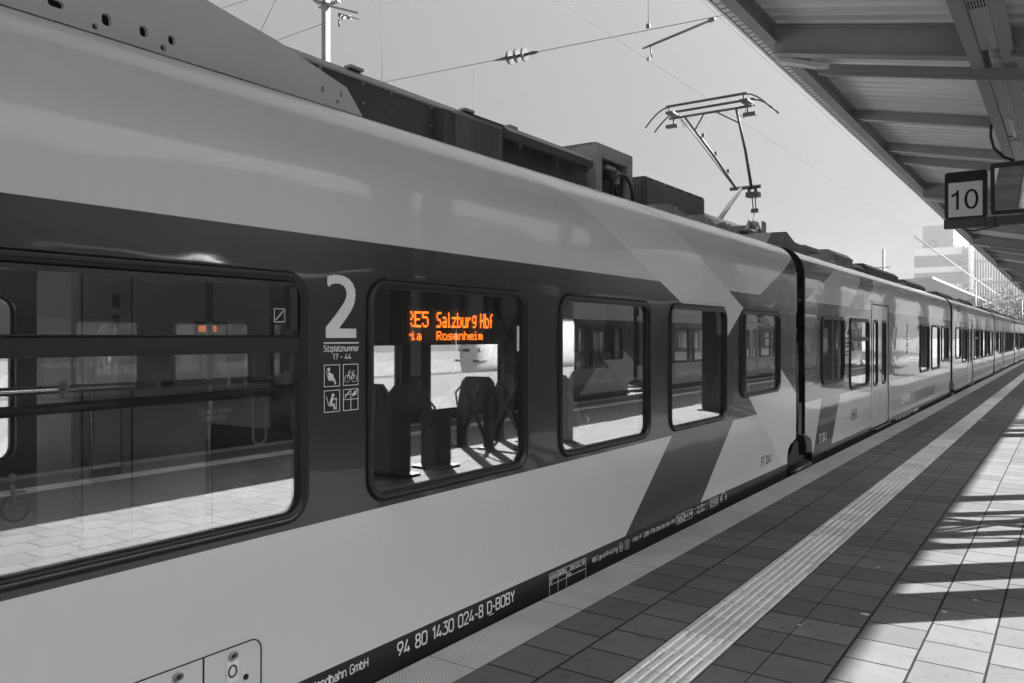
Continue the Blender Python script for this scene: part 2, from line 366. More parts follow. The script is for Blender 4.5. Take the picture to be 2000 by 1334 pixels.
# glyph = (advance, strokes) on a grid 7 high, about 4 wide
G7 = {
 '0': (4, [arc(2, 5, 2, 2, 0, 180)+arc(2, 2, 2, 2, 180, 360)+[(4, 5)]]), '1': (2.6, [[(.3, 5.4), (2, 7), (2, 0)]]),
 '2': (4, [arc(2, 5, 2, 2, 165, -25)+[(0, .1), (0, 0), (4, 0)]]), '3': (4, [[(.3, 7), (3.8, 7), (1.8, 4.2)]+arc(1.9, 2.1, 2.1, 2.1, 85, -160)]),
 '4': (4.2, [[(2.3, 7), (0, 1.6), (4.2, 1.6)], [(3.1, 3.2), (3.1, 0)]]), '5': (4, [[(3.8, 7), (.5, 7), (.3, 3.9)]+arc(2, 2.3, 2, 2.3, 125, -155)]),
 '6': (4, [[(2.9, 7), (.5, 3.3)]+arc(2, 2.1, 2, 2.1, 150, 510, 14)]), '7': (4, [[(0, 7), (4, 7), (1.4, 0)]]),
 '8': (4, [arc(2, 5.3, 1.7, 1.7, 0, 360, 14), arc(2, 1.85, 2, 1.85, 0, 360, 14)]), '9': (4, [[(1.1, 0), (3.5, 3.7)]+arc(2, 4.9, 2, 2.1, -30, 330, 14)]),
 '-': (2.4, [[(0, 3), (2.4, 3)]]), '.': (.6, [[(.3, 0), (.3, .7)]]), ',': (.6, [[(.4, .7), (.1, -1)]]), '|': (.4, [[(.2, 0), (.2, 7)]]), '+': (2.8, [[(0, 3), (2.8, 3)], [(1.4, 1.6), (1.4, 4.4)]]),
 '/': (2.6, [[(0, -.5), (2.6, 7.5)]]), '(': (1.4, [arc(2.6, 3.5, 2.4, 4.6, 140, 220)]), ')': (1.4, [arc(-1.2, 3.5, 2.4, 4.6, 40, -40)]), '<': (2.2, [[(2.2, 5), (0, 3.4), (2.2, 1.8)], [(0, 3.4), (3.4, 3.4)]]), '>': (3.2, [[(1.2, 5), (3.2, 3.4), (1.2, 1.8)], [(0, 3.4), (3.2, 3.4)]]), ':': (.6, [[(.3, 0), (.3, .7)], [(.3, 4), (.3, 4.7)]]),
 'A': (4.2, [[(0, 0), (2.1, 7), (4.2, 0)], [(.7, 2.2), (3.5, 2.2)]]), 'B': (4, [[(0, 0), (0, 7), (2.1, 7)]+arc(2.1, 5.35, 1.65, 1.65, 90, -90)+[(0, 3.7)], [(2.1, 3.7)]+arc(2.1, 1.85, 1.9, 1.85, 90, -90)+[(0, 0)]]),
 'C': (4, [arc(2, 5, 2, 2, 20, 180)+arc(2, 2, 2, 2, 180, 340)]), 'D': (4, [[(0, 0), (0, 7), (1.8, 7)]+arc(1.8, 4.8, 2.2, 2.2, 90, 0)+arc(1.8, 2.2, 2.2, 2.2, 0, -90)+[(0, 0)]]), 'E': (3.4, [[(3.4, 7), (0, 7), (0, 0), (3.4, 0)], [(0, 3.6), (3, 3.6)]]),
 'G': (4, [arc(2, 5, 2, 2, 20, 180)+arc(2, 2, 2, 2, 180, 360)+[(4, 3.4), (2.2, 3.4)]]), 'H': (4, [[(0, 0), (0, 7)], [(4, 0), (4, 7)], [(0, 3.6), (4, 3.6)]]), 'K': (4, [[(0, 0), (0, 7)], [(4, 7), (.1, 2.6)], [(1.4, 4), (4, 0)]]), 'L': (3.2, [[(0, 7), (0, 0), (3.2, 0)]]),
 'M': (5, [[(0, 0), (0, 7), (2.5, 2.4), (5, 7), (5, 0)]]), 'N': (4.2, [[(0, 0), (0, 7), (4.2, 0), (4.2, 7)]]), 'O': (4.2, [arc(2.1, 5, 2.1, 2, 0, 180)+arc(2.1, 2, 2.1, 2, 180, 360)+[(4.2, 5)]]), 'P': (4, [[(0, 0), (0, 7), (2, 7)]+arc(2, 5.1, 1.9, 1.9, 90, -90)+[(0, 3.2)]]),
 'R': (4, [[(0, 0), (0, 7), (2, 7)]+arc(2, 5.2, 1.8, 1.8, 90, -90)+[(0, 3.4)], [(2, 3.4), (4, 0)]]), 'S': (4, [arc(2, 5.2, 1.8, 1.8, 20, 230)+arc(2, 1.9, 2, 1.9, 60, -160)]), 'T': (4, [[(0, 7), (4, 7)], [(2, 7), (2, 0)]]), 'U': (4, [[(0, 7)]+arc(2, 2, 2, 2, 180, 360)+[(4, 7)]]), 'V': (4, [[(0, 7), (2, 0), (4, 7)]]),
 'W': (6, [[(0, 7), (1.5, 0), (3, 6), (4.5, 0), (6, 7)]]), 'X': (4, [[(0, 0), (4, 7)], [(0, 7), (4, 0)]]), 'Y': (4, [[(0, 7), (2, 3.4), (4, 7)], [(2, 3.4), (2, 0)]]),
 'a': (3.4, [arc(1.7, 3.5, 1.5, 1.5, 150, 0)+[(3.3, 0)], arc(1.7, 1.5, 1.6, 1.5, 20, 350, 12)]), 'b': (3.4, [[(0, 7), (0, 0)], arc(1.7, 2.5, 1.7, 2.5, 0, 360, 14)]), 'd': (3.4, [[(3.4, 7), (3.4, 0)], arc(1.7, 2.5, 1.7, 2.5, 0, 360, 14)]),
 'e': (3.4, [[(0, 2.5), (3.4, 2.5)]+arc(1.7, 2.5, 1.7, 2.5, 0, 310, 12)]), 'h': (3.4, [[(0, 0), (0, 7)], arc(1.7, 3.3, 1.7, 1.7, 180, 0)+[(3.4, 0)]]), 'i': (.4, [[(.2, 0), (.2, 5)], [(.2, 6.2), (.2, 6.9)]]), 'l': (.8, [[(.2, 7), (.2, 0)]]),
 'm': (5.4, [[(0, 0), (0, 5)], arc(1.35, 3.6, 1.35, 1.4, 180, 0)+[(2.7, 0)], arc(4.05, 3.6, 1.35, 1.4, 180, 0)+[(5.4, 0)]]), 'n': (3.4, [[(0, 0), (0, 5)], arc(1.7, 3.3, 1.7, 1.7, 180, 0)+[(3.4, 0)]]), 'o': (3.4, [arc(1.7, 2.5, 1.7, 2.5, 0, 360, 14)]), 'p': (3.4, [[(0, 5), (0, -2)], arc(1.7, 2.5, 1.7, 2.5, 0, 360, 14)]),
 'r': (2, [[(0, 0), (0, 5)], arc(1.7, 3.2, 1.7, 1.7, 180, 80)]), 's': (3.2, [arc(1.6, 3.7, 1.4, 1.3, 20, 230)+arc(1.6, 1.3, 1.6, 1.3, 60, -160)]), 't': (2.2, [[(.8, 6.6), (.8, .6), (1.4, 0), (2.2, 0)], [(0, 5), (2.2, 5)]]), 'u': (3.4, [[(0, 5)]+arc(1.7, 1.7, 1.7, 1.7, 180, 360)+[(3.4, 5)], [(3.4, 5), (3.4, 0)]]), 'v': (3.2, [[(0, 5), (1.6, 0), (3.2, 5)]]), 'w': (5, [[(0, 5), (1.25, 0), (2.5, 4.5), (3.75, 0), (5, 5)]]),
 'z': (3.2, [[(0, 5), (3.2, 5), (0, 0), (3.2, 0)]]), 'g': (3.4, [arc(1.7, 2.5, 1.7, 2.5, 0, 360, 14), [(3.4, 5), (3.4, -.5)]+arc(1.7, -.5, 1.7, 1.5, 0, -150)]), 'y': (3.4, [[(0, 5), (1.7, 0)], [(3.4, 5), (1.2, -2), (.2, -2)]]), ' ': (2.2, []), '_': (4, [[(0, -1.4), (4, -1.4)]])}
def ribbon(b, pts, w, x, put):
    pts = [Vector(p).to_2d() for p in pts]; pts = [p for i, p in enumerate(pts) if i == 0 or (p-pts[i-1]).length > 1e-3]; n = len(pts); closed = (pts[0]-pts[-1]).length < 1e-3
    A, B = [], []
    for i, p in enumerate(pts):
        d0 = (p-pts[i-1]) if i else ((pts[-1]-pts[-2]) if closed else None); d1 = (pts[i+1]-p) if i < n-1 else ((pts[1]-pts[0]) if closed else None)
        ds = [d.normalized() for d in (d0, d1) if d is not None and d.length > 1e-5]
        t_ = sum(ds, Vector((0, 0))); t_ = t_.normalized() if t_.length > 1e-6 else (ds[0] if ds else Vector((1, 0)))
        nn = Vector((-t_.y, t_.x)); k = 1/max(.55, abs(t_.dot(ds[0])))
        A.append(p+nn*w/2*k); B.append(p-nn*w/2*k)
    for i in range(n-1):
        q = [A[i], A[i+1], B[i+1], B[i]]
        lo = [b.verts.new(put(x-.0012, a)) for a in q]; hi = [b.verts.new(put(x, a)) for a in q]
        b.faces.new(hi); 
        for k in range(4): b.faces.new((lo[k], lo[(k+1) % 4], hi[(k+1) % 4], hi[k]))
def text_part(name, txt, y0, y1, z0, z1, mat, parent, x=.0032, off=0., flip=False, sw=.92):
    """narrow sans lettering on a face looking towards +x (flip: towards -x), fitted in the box"""
    tot = sum(G7[c][0] for c in txt)+1.25*(len(txt)-1); b = MB(); u = 0; sx = (y1-y0)/tot; sz = (z1-z0)/7
    sgn = -1 if flip else 1
    for c in txt:
        for st in G7[c][1]:
            pts = [((u+p[0]), min(p[1], 7-sw/2) if p[1] > 6 else (max(p[1], sw/2) if 0 <= p[1] < 1 else p[1])) for p in st]
            ribbon(b.b, pts, sw+off*10, 0, lambda xx, a: (x+sgn*(xx+.0003*0), (y1-a.x*sx) if flip else (y0+a.x*sx), z0+a.y*sz))
        u += G7[c][0]+1.25
    return b.build(name, mat, parent, recalc=False)

# ------------------------------------------------------------------ carriage
ARC_C, ARC_R = (-.40, 2.47), .40
def roof_profile():
    p = [((0, 2.30), 2.30), ((0, 2.40), 2.40)]
    for k in range(0, 15):
        a = R(70*k/14); p.append(((ARC_C[0]+ARC_R*math.cos(a), ARC_C[1]+ARC_R*math.sin(a)), 2.47+ARC_R*a))
    x, z = p[-1][0]; s = p[-1][1]
    p.append(((-.55, z+.055), s+.3)); p.append(((-1.0, z+.12), s+.75)); p.append(((-1.4, z+.14), s+1.15))
    return p
ROOFP = roof_profile(); ROOFZ = ROOFP[-1][0][1]
WIDTH = 2.8
def make_seat_mesh():
    m = MB()
    m.box(-.22, .22, -.02, .42, .38, .47, .03)                                       # cushion
    pts = [(-.24, .44), (-.27, .8), (-.19, 1.16), (-.13, 1.22), (.13, 1.22), (.19, 1.16), (.27, .8), (.24, .44)]
    m.prism(pts, 'y', -.09, .0)
    m.box(-.14, .14, -.105, -.0901, .98, 1.17, .005)
    m.box(-.05, .05, .1, .2, .02, .38)
    return m
_seat = None
def add_seat(parent, x, y, back_to_camera=True):
    global _seat
    if _seat is None:
        _seat = make_seat_mesh().build('seat', M['seat'], parent); s = _seat
        h = MB().tube([(.2, -.05, .86), (.29, -.05, .9), (.31, -.05, 1.04), (.22, -.05, 1.12)], .012).build('grab_handle', M['chrome'], s)
    else: s = part_copy(_seat, parent)
    s.location = (x, y, .02); s.rotation_euler.z = 0 if back_to_camera else math.pi
    return s

def carriage(name, label, cat, Y0, ya, yb, windows, doors, paintmat, far_windows=None, notch=(True, True), group=None, seats=(), panes=True, X=-2.86):
    root = empty(name, (X, Y0, 0), label, cat, group)
    m = MB()
    uvl = m.b.loops.layers.uv.new('UV')
    o = [(ya, 2.3)]
    c = .40
    if notch[0]: o += [(ya, .40), (ya+.02, .385), (ya+.26, .335), (ya+.345, .285), (ya+.385, .2), (ya+.40, -.32)]
    else: o += [(ya, -.32)]
    if notch[1]: o += [(yb-.40, -.32), (yb-.385, .2), (yb-.345, .285), (yb-.26, .335), (yb-.02, .385), (yb, .40)]
    else: o += [(yb, -.32)]
    o += [(yb, 2.3)]
    far = windows if far_windows is None else far_windows
    arcv = set()
    for side in (0, 1):
        fx = (lambda x: x) if side == 0 else (lambda x: -WIDTH - x)
        ws = windows if side == 0 else far
        holes = [rr(a+.03, b-.03, c_+.03, d-.03, .10) for a, b, c_, d in ws] + [[(a, .05), (b, .05), (b, 2.26), (a, 2.26)] for a, b in doors]
        m.plate(o, holes, 0, -.08, 0, 1, fx=fx)
        for ring in range(len(ROOFP)-1):
            (x0, z0), s0 = ROOFP[ring]; (x1, z1), s1 = ROOFP[ring+1]
            nseg = 1
            v = [m.b.verts.new((fx(x0), ya, z0)), m.b.verts.new((fx(x0), yb, z0)), m.b.verts.new((fx(x1), yb, z1)), m.b.verts.new((fx(x1), ya, z1))]
            f = m.b.faces.new(v); f.smooth = True; f.material_index = 0
            for l, (yy, ss) in zip(f.loops, ((ya, s0), (yb, s0), (yb, s1), (ya, s1))): l[uvl].uv = (yy, ss); 
            f.tag = True; arcv.update(v)
    # end walls
    for yy, dy in ((ya, .05), (yb, -.05)):
        pts = [(-.0, .42), (0, 2.3)]+[p[0] for p in ROOFP[1:]]
        pts = pts+[(-WIDTH-x, z) for x, z in reversed(pts)][1:]
        A = [m.b.verts.new((x, yy+dy*.02, z)) for x, z in pts]; f = m.b.faces.new(A); f.material_index = 2
    for f in m.b.faces:
        if not f.tag:
            for l in f.loops: l[uvl].uv = (l.vert.co.y, l.vert.co.z)
    bmesh.ops.remove_doubles(m.b, verts=list(arcv), dist=.0005)
    body = m.build('body', [paintmat, M['lining'], M['bellows']], root)
    # interior shell
    i = MB(); i.box(-WIDTH+.09, -.09, ya+.06, yb-.06, -.02, .02); i.build('interior_floor', M['floorin'], root)
    i = MB(); i.box(-WIDTH+.09, -.09, ya+.06, yb-.06, 2.22, 2.25); i.build('interior_ceiling', M['ceilin'], root)
    # cantrail drip lip above the windows
    for side in (0, 1):
        fx = (lambda x: x) if side == 0 else (lambda x: -WIDTH - x)
        for (a, b, z0, z1) in (windows if side == 0 else far):
            w = sweep_frame(MB(), a, b, z0, z1, .125, fx)
            w.box(min(fx(.02), fx(.031)), max(fx(.02), fx(.031)), a+.10, b-.10, z1-.002, z1+.007)
            w = w.build('window', M['rubber'], root)
            g = MB(); g.box(min(fx(-.022), fx(-.016)), max(fx(-.022), fx(-.016)), a+.035, b-.035, z0+.035, z1-.035); g.build('pane', M['glass'] if side == 0 or X > 0 else M['clearglass'], w)
        for (a, b) in doors:
            mid = (a+b)/2
            for (p, q) in ((a+.02, mid-.008), (mid+.008, b-.02)):
                d = MB(); cw = (p+q)/2
                hole = rr(cw-.17, cw+.17, .82, 1.95, .08)
                d.plate([(p, .07), (q, .07), (q, 2.24), (p, 2.24)], [hole], -.012, -.05, fx=fx)
                d = d.build('door', M['doorpaint'], root)
                w = sweep_frame(MB(), cw-.20, cw+.20, .79, 1.98, .11, lambda x: fx(x*.6-.012)).build('window_frame', M['rubber'], d)
                g = MB(); g.box(min(fx(-.032), fx(-.026)), max(fx(-.032), fx(-.026)), cw-.18, cw+.18, .81, 1.96); g.build('pane', M['glass'], d)
            t_ = MB(); t_.box(min(fx(-.06), fx(-.02)), max(fx(-.06), fx(-.02)), mid-.008, mid+.008, .07, 2.24); t_.build('door_seal', M['rubber'], root)
            t_ = MB()
            for aa, bb in (((a-.012, .0), (a+.012, 2.28)), ((b-.012, .0), (b+.012, 2.28)), ((a, 2.25), (b, 2.28))):
                t_.box(min(fx(.001), fx(.008)), max(fx(.001), fx(.008)), aa[0], bb[0], aa[1]+.03, bb[1])
            t_.build('door_surround', M['doorpaint'], root)
            t_ = MB(); t_.box(min(fx(.0), fx(.055)), max(fx(.0), fx(.055)), a+.05, b-.05, .03, .052, .006); t_.build('door_step', M['steel'], root)
            t_ = MB(); t_.box(min(fx(.0), fx(.03)), max(fx(.0), fx(.03)), a-.12, b+.12, 2.29, 2.31); t_.build('rain_strip', M['doorpaint'], root)
            if side == 0:
                t_ = MB(); t_.disc((-.008, mid+.09, 1.05), (1, 0, 0), .028, .014); t_.build('door_button', M['rubber'], root)
    for (x, y, bk) in seats: add_seat(root, x, y, bk)
    return root

def hide_box(root, name, y0, y1, x0, x1, z0, z1, mat, bev=.02):
    return MB().box(x0, x1, y0, y1, z0, z1, bev).build(name, mat, root)

WZ0, WZ1 = .841, 1.962
win1 = [(-8.3, -6.9, WZ0, WZ1), (-6.45, -5.05, WZ0, WZ1), (-4.6, -3.2, WZ0, WZ1), (-2.8, -.3, WZ0, WZ1), (.0, 2.50, WZ0, WZ1), (2.88, 4.31, WZ0, WZ1), (4.70, 6.14, WZ0, WZ1), (6.54, 7.94, WZ0, WZ1), (8.36, 9.77, 1.025, WZ1)]
far1 = [w for w in win1 if w[0] not in (2.88,)]
seats1 = []
for y in (3.05, 4.6, 5.4, 6.95, 7.75, 9.3):
    for x in (-.45, -.95, -1.95, -2.42):
        if y < 4 and x < -1.2: continue
        if y < 4.7 and x > -1.2: continue
        seats1.append((x, y, int(y*10) % 2 == 0))
car1 = carriage("train_carriage", "nearest pale grey carriage with an orange lit destination display behind its second window", "train carriage",
                0, -9.0, 10.47, win1, [], MP1, far1, (False, True), "carriages of the long train beside the platform", seats1)
win2 = [(y, y2, z0, WZ1) for y, y2, z0 in ((1.07, 2.44, 1.0), (2.84, 4.3, WZ0), (10.05, 11.5, WZ0), (11.95, 13.4, WZ0), (13.85, 15.3, 1.0))]
seats2 = [(x, y, True) for y in (2.2, 3.9, 10.7, 11.6, 13.0) for x in (-.5, -.98, -1.9, -2.38)]
car2 = carriage("train_carriage", "second carriage, with a pale double door, web address lettering and the raised pantograph", "train carriage",
                10.66, .2, 15.8, win2, [(4.55, 6.15)], MP2, None, (True, True), "carriages of the long train beside the platform", seats2)
win3 = [(y, y2, z0, WZ1) for y, y2, z0 in ((1.1, 2.5, 1.0), (2.9, 4.3, WZ0), (6.75, 8.15, WZ0), (8.5, 9.9, WZ0), (10.25, 11.65, WZ0), (12.0, 13.4, WZ0), (13.8, 15.2, WZ0))]
car3 = carriage("train_carriage", "third carriage in the row, just beyond the one with the web address", "train carriage",
                26.66, .2, 15.8, win3, [(4.6, 6.2)], MP3, None, (True, True), "carriages of the long train beside the platform", [])
def bellows(root):
    b = MB()
    for k in range(7):
        y = -.19+k*.063
        b.box(-WIDTH+.12, -.13 if k % 2 == 0 else -.16, y-.02, y+.02, .42, 2.55, .004)
    b.build('gangway_bellows', M['bellows'], root)
    MB().box(-.10, -.035, -.155, -.01, 1.98, 2.50, .01).build('gangway_panel', M['roofpale'], root)
    g = MB(); g.tube([(-.08, .09, .55), (-.08, .09, 1.6)], .03); g.tube([(-.08, .09, .55), (-.08, .09, 1.05)], .034); g.build('damper_rod', M['steel'], root)
    g = MB()
    for z in (.7, 1.0, 1.4): g.box(-.14, -.105, -.16, .0, z, z+.012)
    g.box(-.13, -.05, -.1, .06, 1.72, 1.78, .008); g.build('gangway_bracket', M['steel'], root)
    g = MB(); g.prism([(-.50, -.3), (-.52, .0), (-.45, .12), (-.2, .2), (-.1, .3), (.12, .32), (.16, .12), (.4, .1), (.42, -.3)], 'x', -.5, -.06); g.build('bogie_housing', M['black'], root)
    g = MB(); g.tube([(-.02, -.44, -.03), (-.02, .44, -.03)], .062, 20); g.disc((-.02, -.46, -.03), (0, 1, 0), .045, .04, 8); g.disc((-.02, .46, -.03), (0, 1, 0), .045, .04, 8); g.disc((-.02, .02, -.03), (0, 1, 0), .064, .02); g.build('damper', M['rubber'], root)
    # end profile rims like rubber lips
    for yy in (.2,):
        g = MB(); pts = [(0, .4), (0, 2.3)]+[p[0] for p in ROOFP[1:-2]]
        g2 = [(x-.0, yy-.012, z) for x, z in pts]
        g.tube([(x-.012, yy, z) for x, z in pts], .022, 8); g.build('end_lip', M['rubber'], root)
bellows(car2); bellows(car3)

def roof_kit(root, start, boxes):
    for (y0, y1, x, z, mat, kind) in boxes:
        if kind == 'box':
            b = MB(); b.prism([(x, 2.84), (x, z-.08), (x-.09, z), (-WIDTH+.75, z), (-WIDTH+.6, z-.08), (-WIDTH+.6, 2.84)], 'y', y0, y1)
            b.box(x-.06, x+.012, y0-.01, y1+.01, z-.105, z-.088)
            for k in range(int((y1-y0)/.3)): b.disc((x+.003, y0+.15+k*.3, z-.13), (1, 0, 0), .008, .008, 6); b.disc((x+.003, y0+.15+k*.3, z-.28), (1, 0, 0), .008, .008, 6)
            o = b.build('roof_equipment_box', mat, root)
            if z > 3.2:
                g = MB()
                for k in range(14): g.box(x-.3-k*.09, x-.3-k*.09+.05, y0-.012, y0-.001, z-.25, z-.1)
                g.build('louvre', M['blackmat'], o)
# second carriage roof
roof_kit(car2, 0, [(3.75, 5.2, -.45, 3.17, M['roofmid'], 'box'), (5.3, 6.7, -.5, 3.08, M['roofdark'], 'box'), (6.8, 10.3, -.5, 3.16, M['roofdark'], 'box'), (12.3, 15.4, -.6, 3.16, M['roofdark'], 'box')])
b = MB(); b.prism([(-.1, 2.8), (.3, 3.08), (.98, 3.16), (1.4, 3.05), (2.15, 3.03), (2.2, 2.98), (2.2, 2.8)], 'x', -2.3, -.45); b.box(-.449, -.44, .93, .97, 2.82, 2.98); b.build('roof_cowl', M['roofmid'], car2)
for k, yy in enumerate((3.0, 4.1, 9.6)):
    b = MB(); b.prism([(yy, 2.80), (yy+.04, 2.90), (yy+.75, 2.95), (yy+1.05, 2.80)], 'x', -.55, -.38); b.build('roof_bracket', M['roofmid'], car2)
    b = MB(); b.disc((-.36, yy+.3, 2.88), (1, 0, 0), .05, .08, 12); b.box(-.4, -.34, yy+.7, yy+.78, 2.84, 2.93); b.build('roof_connector', M['roofpale'], car2)
roof_kit(car3, 0, [(2.5, 6.2, -.6, 3.14, M['roofdark'], 'box'), (6.6, 8.4, -.5, 3.05, M['roofmid'], 'box'), (9.2, 13.0, -.6, 3.16, M['roofdark'], 'box')])
b = MB()
for k in range(5): b.tube([(-.5, 14.0+.2*k, 2.86), (-.5, 14.0+.2*k, 3.02)], [.03, .05], 8)
b.build('roof_insulator', M['roofmid'], car3)

# --- first carriage roof
e = car1
b = MB(); b.prism([(-.75, 2.84), (-.75, 3.26), (-1.0, 3.41), (-1.9, 3.41), (-2.1, 2.84)], 'y', 2.75, 6.42); b.build('roof_equipment_box', M['roofdark'], e)
b = MB(); b.box(-.76, -.742, 2.75, 4.9, 3.254, 3.266); b.box(-.765, -.741, 3.24, 3.255, 2.9, 3.26)
for y in (3.6, 3.85, 4.25, 5.35, 5.9): 
    for z in (2.98, 3.12, 3.24): b.disc((-.746, y, z), (1, 0, 0), .008, .01, 8)
for y in (3.7, 4.9, 5.5): b.box(-1.02, -.96, y, y+.12, 3.41, 3.43)
b.build('panel_trim', M['roofpale'], e)
b = MB(); b.box(-.80, -.66, 4.28, 4.92, 2.80, 3.235, .006); rad = b.build('radiator', M['roofdark'], e)
b = MB()
for k in range(24): b.box(-.659, -.640, 4.40+k*.0215, 4.408+k*.0215, 2.82, 3.215)
b.box(-.66, -.635, 4.375, 4.93, 3.215, 3.235); b.box(-.66, -.635, 4.915, 4.93, 2.8, 3.215); b.build('radiator_fin', M['roofmid'], rad)
b = MB(); b.prism([(-.62, 3.16), (-.61, 3.22), (-.66, 3.27), (-1.0, 3.42), (-1.02, 3.40), (-.72, 3.24), (-.66, 3.16)], 'y', 4.97, 6.3); b.build('hinged_lid', M['roofdark'], e)
b = MB()
for y in (5.1, 5.65, 6.15): b.box(-.66, -.63, y, y+.10, 3.13, 3.15, .004); b.box(-.63, -.62, y+.03, y+.07, 3.11, 3.17, .003)
b.build('lid_latch', M['steel'], e)
b = MB(); b.plate([(6.5, 2.80), (7.25, 2.80), (7.25, 3.45), (6.5, 3.45)], [[(6.62, 2.80), (7.13, 2.80), (7.13, 3.33), (6.62, 3.33)]], -.70, -.74)
b.box(-1.9, -.741, 6.5, 6.53, 2.8, 3.448); b.box(-1.9, -.741, 7.22, 7.25, 2.8, 3.448); b.box(-1.9, -.741, 6.5, 7.25, 3.43, 3.452); hf = b.build('high_voltage_frame', M['frame'], e)
b = MB(); b.box(-1.9, -1.2, 6.54, 7.21, 2.8, 3.42); b.build('frame_core', M['blackmat'], hf)
b = MB()
for r_, x, yy in ((.20, -.66, 6.95), (.17, -.78, 6.88), (.15, -.9, 6.86)):
    b.tube([(x, yy+r_*math.cos(a)*1.1, 3.02+r_*math.sin(a)) for a in [R(t) for t in range(-60, 241, 15)]], .016, 10)
b.build('cable_loop', M['rubber'], hf)
b = MB(); b.box(-.72, -.68, 6.7, 6.86, 3.24, 3.27, .005); b.box(-.8, -.72, 6.95, 7.02, 3.14, 3.27, .005); b.box(-.9, -.72, 6.66, 7.02, 2.84, 2.93, .005); b.build('cable_clamp', M['roofpale'], hf)
b = MB(); b.prism([(7.28, 2.8), (7.28, 3.1), (7.36, 3.12), (7.62, 2.85)], 'x', -.95, -.75); b.prism([(6.42, 2.8), (6.38, 2.9), (6.36, 2.8)], 'x', -.8, -.70); b.build('gusset_plate', M['black'], e)
# grille box
b = MB(); b.box(-1.9, -.74, 7.62, 9.25, 2.83, 3.33, .01); gb = b.build('grille_box', M['roofdark'], e)
b = MB()
for k in range(17): b.box(-.739, -.722, 7.66, 9.22, 2.84+k*.027, 2.851+k*.027)
for k in range(26): b.box(-.742, -.728, 7.66+k*.062, 7.666+k*.062, 2.84, 3.29)
for k in range(16): b.box(-1.8, -.78, 7.602, 7.612, 2.86+k*.028, 2.868+k*.028)
for k in range(30): b.box(-1.78+k*.034, -1.772+k*.034, 7.598, 7.606, 2.86, 3.29)
b.build('grille', M['roofmid'], gb)
b = MB()
for k in range(6): b.disc((-.718, 7.8+k*.27, 3.30), (1, 0, 0), .011, .014, 8)
b.build('bolt', M['roofpale'], gb)
for yy, ll in ((7.15, .72), (8.05, .6), (8.8, .5)):
    b = MB(); b.prism([(yy, 2.80), (yy+.04, 2.95), (yy+ll*.55, 3.0), (yy+ll, 2.84)], 'x', -.50, -.42); b.build('roof_bracket', M['frame'], e)
    b = MB()
    for k in range(4): b.tube([(-.37, yy+ll*.55+k*.09, 2.78), (-.37, yy+ll*.55+k*.09, 2.95-.02*k)], .014, 8); b.disc((-.37, yy+ll*.55+k*.09, 2.95-.02*k), (0, 1, 0), .02, .02, 10)
    b.build('roof_connector', M['roofpale'], e)
# fairing above the cantrail with slots
def slot(cy, cz, w, h): return [(cy+(w/2)*math.cos(a)+(.018 if math.sin(a) < 0 else -.0), cz+(h/2)*math.sin(a)) for a in [R(t) for t in range(0, 360, 24)]]
YF = lambda x: 3.25*(2336/(XV-x)-.69)
ZF = lambda x, y: EYE+(YV-y)/(XV-x)/.822*3.25
out = [(3.24, 2.90), (3.12, 3.03), (2.65, 3.145), (2.25, 3.21), (1.6, 3.29), (.6, 3.36), (-2.5, 3.40), (-2.5, 2.90)]
holes = [rr(YF(x)-w*.62, YF(x)+w*.62, ZF(x, y)-h*.55, ZF(x, y)+h*.55, min(w, h)*.5, 4) for x, y, w, h in ((205, 38, .032, .045), (183, 51, .020, .022), (278, 61, .030, .042), (333, 78, .028, .038), (316, 93, .020, .024), (629, 174, .020, .034), (665, 184, .018, .032), (657, 198, .014, .018), (106, 6, .05, .03))]
b = MB(); b.plate(out, holes, -.39, -.41)
o = b.build('roof_fairing', M['fairing'], e)
b = MB(); b.box(-.60, -.45, -2.5, 3.22, 2.86, 3.0); b.box(-1.6, -.55, -2.5, 2.6, 2.9, 3.12); b.build('fairing_frame', M['blackmat'], o)
b = MB(); b.box(-.43, -.40, -2.5, 3.23, 2.878, 2.90); b.build('fairing_seal', M['black'], o)

# --- first carriage side details
W2, W2d = M['pale'], M['deepink']
Yp = lambda x: 6680/(XV-x)-1.985
Zp = lambda x, y: EYE-(y-YV)/(XV-x)*3.479
def big_two(root, y0, y1, z0, z1):
    b = MB(); w, h = y1-y0, z1-z0
    O = [(.055, .845), (.055, .955)]+[(.13, .975), (.27, .995), (.42, 1.0), (.60, .985), (.76, .945), (.88, .875), (.95, .79), (.965, .70), (.945, .60), (.89, .51), (.80, .42), (.65, .305), (.42, .15), (.99, .15), (.99, 0), (.01, 0), (.01, .17)]
    I = [(.28, .34), (.48, .48), (.60, .575), (.665, .66), (.675, .73), (.64, .79), (.57, .835), (.46, .86), (.33, .862), (.2, .85)]
    P_ = O+I+[(.1, .80)]
    P_ = [(y0+a*w, z0+c*h) for a, c in P_]
    es = []; vs = [b.b.verts.new((.0032, p[0], p[1])) for p in P_]
    es = [b.b.edges.new((vs[i], vs[(i+1) % len(vs)])) for i in range(len(vs))]
    bmesh.ops.triangle_fill(b.b, use_beauty=True, edges=es, normal=(1, 0, 0))
    r_ = bmesh.ops.extrude_face_region(b.b, geom=list(b.b.faces)); 
    for v in [q for q in r_['geom'] if isinstance(q, bmesh.types.BMVert)]: v.co.x -= .0015
    return b.build('class_number', W2, root)
big_two(e, 2.609, 2.807, 1.665, 1.964)
MB().box(.0015, .004, 2.598, 2.822, 1.638, 1.645).build('divider_line', W2, e)
text_part('marking', "Sitzplatznummer", 2.598, 2.822, 1.600, 1.631, W2, e)
text_part('marking', "17 - 44", 2.655, 2.770, 1.562, 1.590, W2, e)
